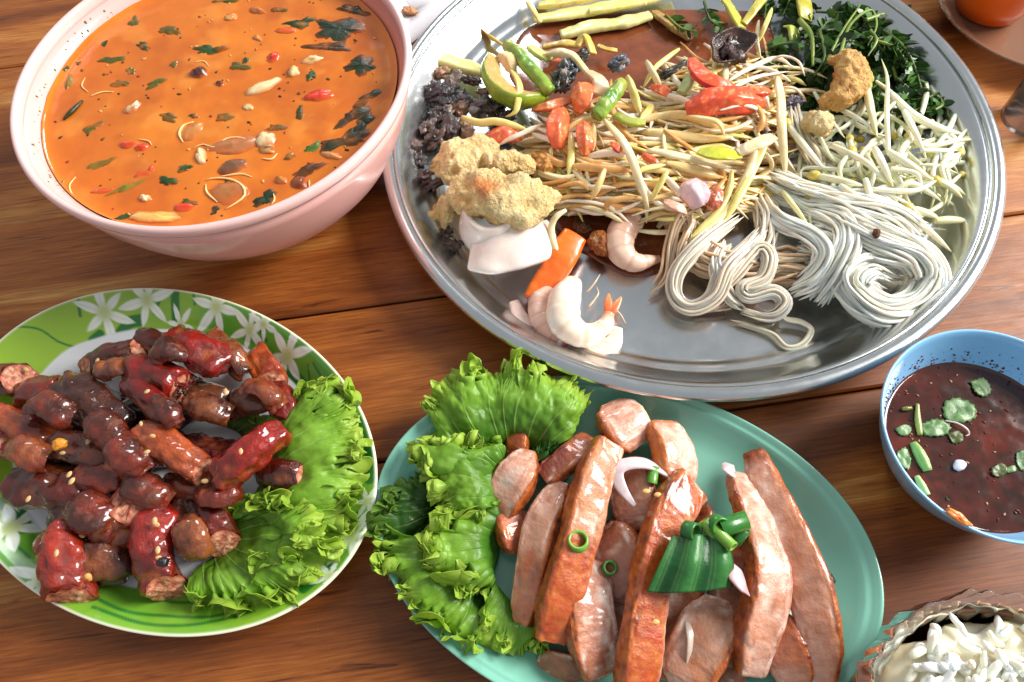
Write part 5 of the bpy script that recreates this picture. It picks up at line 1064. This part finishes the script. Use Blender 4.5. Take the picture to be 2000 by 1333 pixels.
wedge([(1040, 215, 22), (1075, 208, 26), (1115, 196, 24)], 24, 'dull orange tomato skin beneath the green eggplant', 'tomato_wedge', C(206, 96, 40), C(166, 60, 28), 6, .6)
wedge([(950, 270, 20), (985, 262, 24), (1020, 268, 20)], 22, 'red tomato piece peeping out between shells and papaya', 'tomato_wedge', C(206, 40, 34), C(226, 90, 90), 7, .7)
wedge([(1072, 142, 22), (1090, 130, 24), (1105, 122, 22)], 20, 'dark red tomato scrap near the black shells', 'tomato_wedge', C(176, 44, 34), C(150, 30, 26), 8, .7)
wedge([(1196, 280, 36), (1206, 290, 37), (1215, 300, 36)], 12, 'bright red chilli bit between the papaya shreds', 'chilli_bit', C(206, 22, 16), C(190, 20, 16), 9, .6, 'chilli')
wedge([(1254, 302, 38), (1270, 312, 39), (1288, 322, 38)], 9, 'slender red chilli sliver under the papaya shreds', 'chilli_bit', C(206, 30, 18), C(220, 60, 30), 10, .6, 'chilli')
wedge([(1272, 168, 26), (1296, 178, 28), (1312, 190, 25)], 16, 'small orange red tomato cube amid pale stalks', 'tomato_wedge', tr2, tr1, 11, .8)
wedge([(1335, 362, 34), (1358, 378, 37), (1372, 402, 33)], 27, 'glossy purple pink shallot piece among the papaya shreds', 'shallot_piece', C(206, 120, 140), C(170, 56, 76), 13, .6, 'shallot', inner=C(240, 214, 224))
wedge([(1298, 390, 34), (1318, 402, 36), (1342, 416, 32)], 15, 'pale pink shallot wedge below the glossy purple one', 'shallot_piece', C(244, 206, 190), C(226, 130, 110), 14, .6, 'shallot')
wedge([(1400, 366, 32), (1396, 385, 33), (1388, 412, 30)], 18, 'dark red shallot skin behind the purple piece', 'shallot_piece', C(140, 36, 36), C(110, 24, 26), 15, .6, 'shallot')
# ---- beans, eggplant, pale slices
def bean(path, w, seed, label):
    V, F, t, a = tube([Pm(*p) for p in path], np.array([.9, 1, 1, 1, 1, .9]) * w * PX, 26, 60)
    nz = fbm(V, 190, seed, 3); N = normals(V, F); V = V + N * (.0009 * nz)[:, None]
    k = mixc(C(150, 178, 66), C(96, 146, 56), .5 + .7 * nz); k = mixc(k, C(210, 190, 90), sstep(.35, 0, t) * .4)
    o = obj('long_bean', V, F, M_VEG, None, k, label, 'bean')
bean([(992, 88, 26), (1030, 128, 31), (1074, 180, 27)], 16, 1, 'wrinkled green long bean piece leaning on the eggplant')
bean([(1214, 164, 36), (1190, 195, 38), (1164, 228, 36)], 16, 2, 'bright green cut long bean lying over the papaya')
wedge([(962, 118, 24), (958, 150, 26), (978, 182, 26), (1015, 198, 25), (1064, 190, 20)], 34, 'green eggplant wedge with seedy flesh beside the long bean', 'eggplant_wedge', C(150, 172, 44), C(120, 150, 36), 31, .95, 'eggplant', .65, taper=[.7, .95, 1, .95, .6], flesh=C(214, 164, 104))
wedge([(975, 108, 28), (992, 118, 30), (1002, 142, 27)], 17, 'small pale eggplant piece inside the green wedge', 'eggplant_wedge', C(206, 186, 110), C(186, 150, 80), 32, .8, 'eggplant', flesh=C(236, 210, 160))
def slab(path, w, th, label, c1, c2, seed=1, roll=0.0, name='papaya_slice', cat='papaya', taper=None, ex=3.5):
    V, F, t, a = tube([Pm(*p) for p in path], np.array(taper if taper is not None else [.75, 1, 1, 1, .8]) * w * PX, 22, 44, 1.0, th / 1000 / (w * PX), roll, ex)
    nz = fbm(V, 110, seed, 3); V = V + normals(V, F) * (.0006 * nz)[:, None]; V[:, 2] = np.maximum(V[:, 2], TZ + .0004)
    return obj(name, V, F, M_VEG, None, mixc(c1, c2, .5 + .6 * nz), label, cat)
yg, ygp, tn = C(226, 214, 118), C(236, 230, 160), C(206, 178, 96)
slab([(838, 110, 12), (880, 122, 13), (945, 142, 13)], 24, 3.2, 'pale green vegetable slab resting against the tray wall', C(232, 234, 170), C(206, 206, 110), 2, .3, 'vegetable_slab', 'vegetable')
slab([(906, 6, 9), (922, 38, 9), (950, 66, 9), (990, 94, 9)], 10, 1.2, 'pointed yellow leaf curling above the tray floor', C(216, 190, 70), C(180, 140, 50), 3, .9, 'yellow_leaf_strip', 'leaf', [.1, .8, 1, .9, .5])
slab([(1040, 38, 8), (1110, 28, 9), (1200, 12, 9), (1320, -14, 9)], 22, 2.4, 'long pale yellow slice at the back of the dressing pool', yg, ygp, 4, .2)
slab([(1050, 12, 10), (1110, 4, 11), (1190, -12, 11)], 18, 2.2, 'pale yellow slice behind the long one', yg, tn, 5, .3)
slab([(1094, 68, 6), (1160, 52, 8), (1220, 44, 8), (1270, 30, 8)], 20, 2.6, 'pale green slice lying in the brown dressing', ygp, C(214, 216, 140), 6, .15)
slab([(1150, 24, 12), (1200, 16, 13), (1260, 4, 12)], 9, 2.0, 'narrow pale stick across the yellow slices', ygp, yg, 7)
slab([(1030, 5, 13), (1042, 22, 14), (1056, 44, 12)], 6, 1.4, 'thin pale stick at the end of the yellow slices', ygp, yg, 17)
slab([(1278, 24, 7), (1310, 48, 8), (1348, 78, 6)], 17, 2.0, 'tan curled slice soaking in the dressing', C(190, 156, 84), C(140, 100, 50), 8, .4)
slab([(1408, -10, 12), (1430, 22, 14), (1448, 56, 13)], 17, 1.6, 'yellow green leaf stalk above the dark shell', C(206, 200, 84), C(176, 176, 60), 9, .5, 'leaf_stalk', 'leaf')
slab([(1500, -10, 14), (1478, 12, 15), (1452, 48, 14)], 10, 1.6, 'forked yellow stalk joining the leaf stalk', C(196, 180, 76), C(170, 160, 60), 10, .3, 'leaf_stalk', 'leaf')
slab([(1562, -12, 14), (1572, 12, 16), (1574, 40, 15)], 22, 1.6, 'broad olive yellow leaf base amid the herbs', C(190, 180, 62), C(150, 150, 50), 11, .4, 'leaf_stalk', 'leaf')
slab([(1530, 52, 18), (1548, 56, 19), (1552, 84, 17), (1556, 104, 14)], 16, 1.4, 'light green pod curling in front of the herbs', C(196, 206, 96), C(150, 180, 70), 12, .5, 'leaf_stalk', 'leaf', [.2, 1, 1, .7, .2])
slab([(1330, 182, 26), (1345, 160, 28), (1362, 135, 26)], 15, 2.0, 'pale green stalk leaning on the red tomato wedge', C(206, 222, 150), C(170, 196, 110), 13, .3, 'vegetable_slab', 'vegetable')
slab([(1364, 296, 40), (1405, 300, 43), (1448, 304, 40)], 20, 1.4, 'flat lime green peel on top of the papaya shreds', C(206, 206, 66), C(190, 196, 50), 14, .2, 'lime_peel', 'lime', [.5, 1, 1, .9, .4])
slab([(1440, 300, 40), (1470, 285, 42), (1510, 268, 38)], 15, 1.6, 'cream coloured core strip next to the lime peel', C(240, 224, 190), C(226, 196, 150), 15, .2)
slab([(1066, 106, 30), (1100, 104, 33), (1125, 116, 33), (1150, 148, 30)], 8, 2.2, 'whitish bent stalk over the black shells', C(238, 228, 190), C(214, 206, 150), 16, 0, 'vegetable_slab', 'vegetable')
slab([(1035, 92, 26), (1052, 104, 28), (1074, 118, 27)], 15, 2.2, 'short pale wedge next to the long bean', C(232, 230, 170), C(206, 206, 120), 18, .3, 'vegetable_slab', 'vegetable')
slab([(1126, 92, 26), (1140, 70, 28), (1150, 80, 28), (1158, 105, 25)], 12, 1.2, 'yellow petal shaped peel standing in the dressing', C(226, 200, 100), C(206, 176, 70), 19, .6, 'papaya_peel', 'papaya')
slab([(1060, 92, 14), (1095, 86, 16), (1130, 88, 15)], 9, 1.6, 'short tan papaya chip at the pool edge', C(214, 186, 100), C(186, 150, 70), 20)
slab([(1150, 140, 32), (1172, 160, 34), (1168, 185, 30)], 20, 1.6, 'clear whitish onion layer beside the cut long bean', C(232, 206, 170), C(214, 180, 140), 21, .5, 'onion_layer', 'onion')
slab([(1168, 90, 12), (1182, 95, 13), (1205, 100, 11)], 8, 1.4, 'little pale chip floating in the dressing', C(222, 206, 130), C(196, 170, 80), 22)
slab([(1200, 225, 30), (1228, 238, 31), (1260, 242, 30)], 11, 2.0, 'green papaya stick beneath the cut long bean', C(190, 196, 100), C(160, 170, 70), 23)
# ---- dark shells
GS = 'dark shellfish on the tray'
for i, (x, y, h, w, l, a, c1, c2) in enumerate([
        (862, 142, 14, 18, 14, 0, C(190, 160, 130), C(150, 110, 80)), (886, 160, 16, 22, 16, .9, C(150, 140, 130), C(110, 96, 86)), (848, 180, 14, 24, 20, .3, C(30, 26, 30), C(80, 76, 80)), (872, 190, 17, 22, 20, 1.2, C(22, 20, 24), C(60, 56, 62)), (900, 192, 15, 18, 16, .4, C(28, 26, 30), C(120, 120, 124)),
        (922, 158, 15, 26, 12, -.8, C(40, 30, 26), C(80, 60, 46)), (945, 180, 14, 20, 10, -.6, C(140, 116, 96), C(90, 70, 56)), (860, 226, 15, 26, 20, .4, C(66, 48, 42), C(40, 30, 28)), (900, 215, 16, 18, 16, 1.3, C(150, 106, 66), C(90, 60, 42)), (880, 252, 16, 28, 22, 1.0, C(92, 80, 80), C(60, 50, 50)), (908, 252, 15, 18, 24, .3, C(176, 150, 116), C(130, 100, 70)),
        (938, 212, 17, 26, 22, .2, C(60, 52, 50), C(110, 104, 100)), (965, 210, 15, 24, 20, .5, C(30, 24, 26), C(50, 44, 44)), (838, 252, 13, 22, 18, .4, C(60, 50, 48), C(110, 96, 90)), (850, 272, 15, 24, 16, .2, C(40, 32, 30), C(90, 70, 60)), (806, 288, 12, 22, 14, .5, C(130, 96, 88), C(70, 50, 48)), (815, 318, 10, 22, 16, .9, C(30, 26, 28), C(60, 48, 46)),
        (832, 345, 10, 20, 14, .4, C(110, 76, 72), C(60, 44, 42)), (850, 360, 9, 26, 10, .1, C(52, 40, 38), C(90, 70, 60)), (985, 232, 15, 26, 14, .1, C(28, 20, 20), C(50, 36, 34)), (880, 480, 8, 24, 12, -.4, C(80, 60, 44), C(50, 40, 30)), (870, 455, 7, 16, 12, 0, C(50, 40, 30), C(90, 70, 50)),
        (1106, 142, 28, 26, 24, .6, C(24, 24, 30), C(96, 104, 112)), (1098, 165, 26, 20, 16, 0, C(30, 26, 26), C(60, 54, 50)), (1140, 108, 24, 18, 12, .5, C(120, 116, 110), C(50, 46, 46)), (1208, 124, 24, 24, 16, .2, C(26, 28, 40), C(100, 110, 130)), (1310, 140, 22, 34, 9, .2, C(30, 30, 24), C(60, 60, 50)), (1545, 205, 22, 24, 14, .2, C(50, 44, 60), C(100, 90, 110)), (1480, 270, 26, 30, 14, 0, C(26, 18, 18), C(50, 36, 30))]):
    V, F, d, U = blob(Pm(x, y, h), w * PX, l * PX, min(w, l) * .75 * PX, a, .55, 2.4, i + 3, 26, 36, .4, 4)
    kk = mixc(c1, c2, .5 + .9 * d); kk = mixc(kk, C(196, 170, 140), sstep(.5, .95, fbm(V, 150, i, 3)) * .5)
    obj('shellfish', V, F, M_DARK, None, kk, ('tan brown' if c1[0] > .25 else 'greyish' if c1[0] > .05 else 'black') + ' wrinkled shellfish piece among the salad vegetables', 'shellfish', GS)
# big open black shell
nu, nv = 26, 40; V = []; sc = Pm(1428, 96, 27)
for i in range(nu):
    for j in range(nv):
        q_ = j / nv * 2 * math.pi; f_ = i / (nu - 1); rr_ = f_ * (1 + .08 * math.sin(3 * q_ + 1) + .05 * math.sin(5 * q_))
        V.append(sc + np.array([.0150 * rr_ * math.cos(q_) + .0045 * rr_ * math.sin(q_), .0125 * rr_ * math.sin(q_), .0075 * f_ ** 2.2 - .004 + .003 * f_ * math.sin(q_)]))
V = np.array(V)
o = obj('open_shell', V, grid_faces(nu, nv, True), M_DARK, None, mixc(C(44, 26, 22), C(96, 66, 52), .5 + .7 * fbm(V, 160, 3, 3)), 'large dark open shell beside the red tomato wedge', 'shell'); o.modifiers.new('thickness', 'SOLIDIFY').thickness = .0014
for x, y in ((1420, 100), (1442, 112), (1428, 84)):
    V, F, d, U = blob(Pm(x, y, 26), .006, .005, .004, .5, .35, 2, x, 14, 20); obj('shell_meat', V, F, M_DARK, o, mixc(C(40, 22, 22), C(76, 46, 40), .5 + d))

# ---- green herbs (water mimosa) at the back of the tray
GH = 'green herb sprigs on the tray'
def sprig(pts, r, seed, leaves=26, dark=.4):
    rs = np.random.RandomState(seed); P3 = crom([Q(*p) for p in pts], 40)
    V, F, t, a = tube(P3, np.array([1, .9, .7, .4]) * r * PX, 7, 40)
    c1, c2 = (C(60, 84, 30), C(96, 116, 46)) if rs.rand() < dark else (C(110, 136, 54), C(150, 168, 80))
    o = obj('herb_sprig', V, F, M_LEAF, None, mixc(c1, c2, .5 + .5 * np.sin(t * 9 + seed)), 'thin green herb sprig with tiny leaflets' if leaves else 'bare green herb stalk curling on the tray', 'herb', GH)
    if not leaves: return
    parts = []
    for i in range(leaves):
        f = .15 + .85 * i / leaves; b = P3[int(39 * f)]; T = P3[min(39, int(39 * f) + 1)] - P3[max(0, int(39 * f) - 1)]; T /= np.linalg.norm(T) + 1e-9
        sd = np.cross(T, (0, 0, 1.0)) * (1 if i % 2 else -1); dv = sd * 1.0 + T * .7 + np.array([0, 0, rs.randn() * .4]); dv /= np.linalg.norm(dv)
        L = .0105 * (1 - .4 * f) * (.7 + .6 * rs.rand()); w = np.cross(dv, rs.randn(3)); w = w / (np.linalg.norm(w) + 1e-9) * L * .26
        p = [b, b + dv * L * .35 + w, b + dv * L * .75 + w * .8, b + dv * L, b + dv * L * .75 - w * .8, b + dv * L * .35 - w]
        parts.append((np.array(p), [(0, 1, 2, 3), (0, 3, 4, 5)], [C(46, 82, 32), C(78, 122, 50), C(40, 62, 28)][rs.randint(3)]))
    V, F, K = merge(parts); obj('leaflets', V, F, M_LEAF, o, K)
for i, (pts, r, lv) in enumerate([
        ([(1562, 40, 6), (1584, 70, 10), (1588, 130, 6)], 7, 0), ([(1600, 150, 4), (1640, 70, 12), (1680, 10, 14)], 4, 10), ([(1640, 110, 10), (1660, 50, 14), (1700, 20, 12), (1712, 50, 10), (1695, 90, 8)], 4, 0), ([(1700, 60, 12), (1712, 80, 12), (1695, 110, 8)], 4, 0), ([(1690, 40, 10), (1720, 30, 10), (1742, 24, 8)], 6, 4),
        ([(1725, 60, 8), (1762, 90, 10), (1785, 130, 8), (1805, 195, 4)], 5, 34), ([(1712, 80, 8), (1750, 95, 9), (1782, 140, 6)], 4, 20), ([(1842, 148, 2), (1856, 165, 3), (1862, 195, 3), (1850, 218, 3), (1862, 240, 3), (1884, 256, 2)], 4, 0), ([(1846, 150, 3), (1855, 136, 5), (1848, 126, 5)], 6, 0), ([(1375, 4, 10), (1388, 40, 11), (1420, 60, 10)], 4, 20), ([(1300, 30, 6), (1330, 55, 6), (1362, 62, 5)], 4, 10),
        ([(1500, 95, 4), (1540, 85, 6), (1580, 88, 5)], 5, 14), ([(1600, 60, 8), (1610, 110, 9), (1590, 150, 6)], 5, 10), ([(1830, 190, 3), (1840, 205, 4), (1826, 215, 3)], 6, 8)]):
    sprig(pts, r, i, lv, .25)
for i in range(64):
    x, y = rr(1490, 1800), rr(-10, 225)
    if (x - 1490) * .75 - 20 > 225 and y < (x - 1790) * .8: continue
    if y > 150 and x < 1560: continue
    if y < (x - 1715) * .75: continue
    L = rr(60, 130); a = rr(0, 6.28); sprig([(x - L * .5 * math.cos(a), y - L * .4 * math.sin(a), rr(-8, 4)), (x + rr(-14, 14), y + rr(-14, 14), rr(-4, 6)), (x + L * .5 * math.cos(a), y + L * .4 * math.sin(a), rr(-8, 4))], rr(2.5, 4.5), 100 + i, 34, .75)

# ------------------------------------------------------------------ rice basket
RC = P(1998, 1476, .05)[:2]; K_ = 1.0
rb = empty('rice_basket', (*RC, 0), 'round woven bamboo basket of sticky rice at the table corner', 'basket')
BZ = [0, .002, .018, .034, .044, .0475]; BRD = [.0405 * K_, .0435 * K_, .0495 * K_, .0525 * K_, .053 * K_, .0515 * K_]
V, F = revolve([(0, .0015), (.036 * K_, .0015), (.040 * K_, 0), (.043 * K_, .002), (.049 * K_, .018), (.052 * K_, .034), (.0525 * K_, .044), (.051 * K_, .0475), (.0500 * K_, .044), (.0495 * K_, .034), (.046 * K_, .018), (.038 * K_, .006), (0, .005)], 90, RC)
obj('wall', V, F, M_BAMBOO, rb, C(122, 84, 54))
NS = 84
for i in range(NS):          # slanted strips of the weave, alternately over and under the hoops
    a0 = i * 2 * math.pi / NS; p = []
    for z in np.linspace(.003, .046, 13):
        rad_ = np.interp(z, BZ, BRD) + .0007 + .0006 * math.sin((z - .007) / .0054 * math.pi + i * math.pi); aa_ = a0 + (z * 13); p.append((RC[0] + rad_ * math.cos(aa_), RC[1] + rad_ * math.sin(aa_), z))
    V, F, t, a = tube(p, .0021, 6, 26, .95, .22, 1.57, 3, True)
    obj('strip', V, F, M_BAMBOO, rb, [C(176, 132, 92), C(150, 104, 70), C(196, 158, 114)][i % 3])
for q0, z in enumerate((.008, .0134, .0188, .0242, .0296, .035, .0404)):
    rad_ = np.interp(z, BZ, BRD)
    V, F = revolve([(rad_ + .0006 + .0004 * math.cos(q_), z + .0019 * math.sin(q_)) for q_ in np.linspace(0, 2 * np.pi, 9)], 336, RC)
    ph_ = np.tile(np.arange(336), 9) / 336 * 2 * np.pi; dd = .0007 * np.sin((ph_ - z * 13) * NS / 2 + math.pi * q0); V[:, 0] += dd * np.cos(ph_); V[:, 1] += dd * np.sin(ph_); obj('hoop', V, F, M_BAMBOO, rb, [C(168, 124, 84), C(150, 106, 70)][q0 % 2])
# plastic bag lining the basket
nA, nB = 260, 40; V = []; rs = np.random.RandomState(4)
wv = [(rs.randint(3, 60), rs.rand() * 6.28, rs.randn()) for _ in range(16)]
for j in range(nB):
    s = j / (nB - 1)
    for i in range(nA):
        a = i / nA * 2 * math.pi; w = .0011 * sum(g_ * math.sin(a * k_ + p_ + 2.5 * s * (g_ + .5)) / (1 + k_ / 14.) for k_, p_, g_ in wv) * (.35 + .65 * s)
        if s < .35: r = .0475 * K_ + .004 * s / .35; z = .034 + .016 * s / .35
        else: r = .0475 * K_ + .004 + .0055 * math.sin(min(1, (s - .35) / .35) * 1.57); z = .050 + .0045 * math.sin((s - .35) / .65 * 3.14) - .010 * max(0, s - .6) / .4
        V.append((RC[0] + (r + w) * math.cos(a), RC[1] + (r + w) * math.sin(a), z + w * .8))
bag = obj('plastic_bag', np.array(V), grid_faces(nB, nA, True), M_FILM, None, None, 'clear crinkled plastic bag lining the rice basket', 'bag')
V, F, d, U = blob((RC[0], RC[1],   .040), .0465, .0465, .0155, 0, .16, 2.6, 3, 40, 60)
rice = obj('sticky_rice', V, F, M_RICE, None, mixc(C(246, 244, 226), C(232, 212, 150), .3 + .7 * d), 'mound of glossy white sticky rice in the lined basket', 'rice')
rs = np.random.RandomState(11)
for i in range(298):
    a, r = rs.rand() * 6.283, .0475 * math.sqrt(rs.rand()); z = .040 + .016 * math.sqrt(max(0, 1 - (r / .0485) ** 2)) + rs.rand() * .0045
    c = np.array([RC[0] + r * math.cos(a), RC[1] + r * math.sin(a), z]); d = rs.randn(3) * np.array([1, 1, .6]); d /= np.linalg.norm(d); L = .0046 * (.7 + .7 * rs.rand())
    bd = rs.randn(3) * .0009
    V, F, t, a_ = tube([c - d * L, c + bd, c + d * L], np.array([.6, .95, 1, 1, .9, .5]) * .0016 * (.8 + .5 * rs.rand()), 7, 10)
    V = V + .0003 * fbm(V, 400, i, 2)[:, None]
    obj('grain', V, F, M_RICE, rice, [C(252, 252, 248), C(244, 242, 230), C(248, 244, 224)][i % 3])

# ------------------------------------------------------------------ things at the far edge
pts = [P(735, -60, .001), P(900, -40, .001), P(888, 8, .001), P(812, 78, .001), P(770, 100, .001), P(730, 60, .001)]
c = np.mean(pts, axis=0); ring_ = crom(pts + pts[:1], 61)[:-1]; V = np.vstack([c + (ring_ - c) * s for s in (.02, .4, .7, 1)]); V[:, 2] = .0012 + .0005 * fbm(V, 60, 2, 2)
o = obj('paper_sheet', V, grid_faces(4, 60, True), M_PAPER, None, C(222, 222, 228), 'white paper sheet between the pink bowl and the metal tray', 'paper'); o.modifiers.new('thickness', 'SOLIDIFY').thickness = .0004
V, F, d, U = blob(P(800, 22, .0035), .006, .0035, .0022, -.4, .3, 2, 5); obj('food_crumb', V, F, M_RIND, None, C(222, 160, 110), 'orange food crumb on the white paper', 'crumb')
SCp = P(2042, 2, .012)[:2]
sau = empty('saucer', (*SCp, 0), 'smoky clear plastic saucer under the orange cup', 'saucer')
V, F = revolve([(r_ * 1.22, z_) for r_, z_ in [(0, .003), (.045, .003), (.05, .004), (.056, .009), (.060, .013), (.0605, .0145), (.059, .0145), (.054, .0115), (.047, .006), (0, .0055)]], 120, SCp)
obj('dish', V, F, M_SAUCER, sau)
OC = P(1965, -45, .03)[:2]
V, F = revolve([(0, .007), (.018, .007), (.022, .008), (.026, .02), (.030, .036), (.0315, .040), (.0305, .0415), (.029, .040), (.026, .024), (.02, .012), (0, .011)], 100, OC)
obj('orange_cup', V, F, M_PLASTIC, None, C(236, 104, 22), 'small orange plastic cup on the smoky saucer', 'cup')
V, F = revolve([(0, .034), (.02, .034), (.0275, .0345)], 60, OC); obj('orange_sauce', V, F, M_SAUCE, None, C(190, 70, 16), 'orange chilli sauce filling the small orange cup', 'sauce')
GC = P(2036, 196, .02)[:2]
V, F = revolve([(0, .002), (.014, .002), (.016, .004), (.0165, .03), (.018, .046), (.0172, .046), (.0155, .03), (.015, .006), (0, .005)], 60, GC)
obj('glass_jar', V, F, M_FILM, None, None, 'small clear glass jar at the far edge of the table', 'jar')
# ------------------------------------------------------------------ tidy up
for o in bpy.data.objects:
    if '_o' in o: del o['_o']
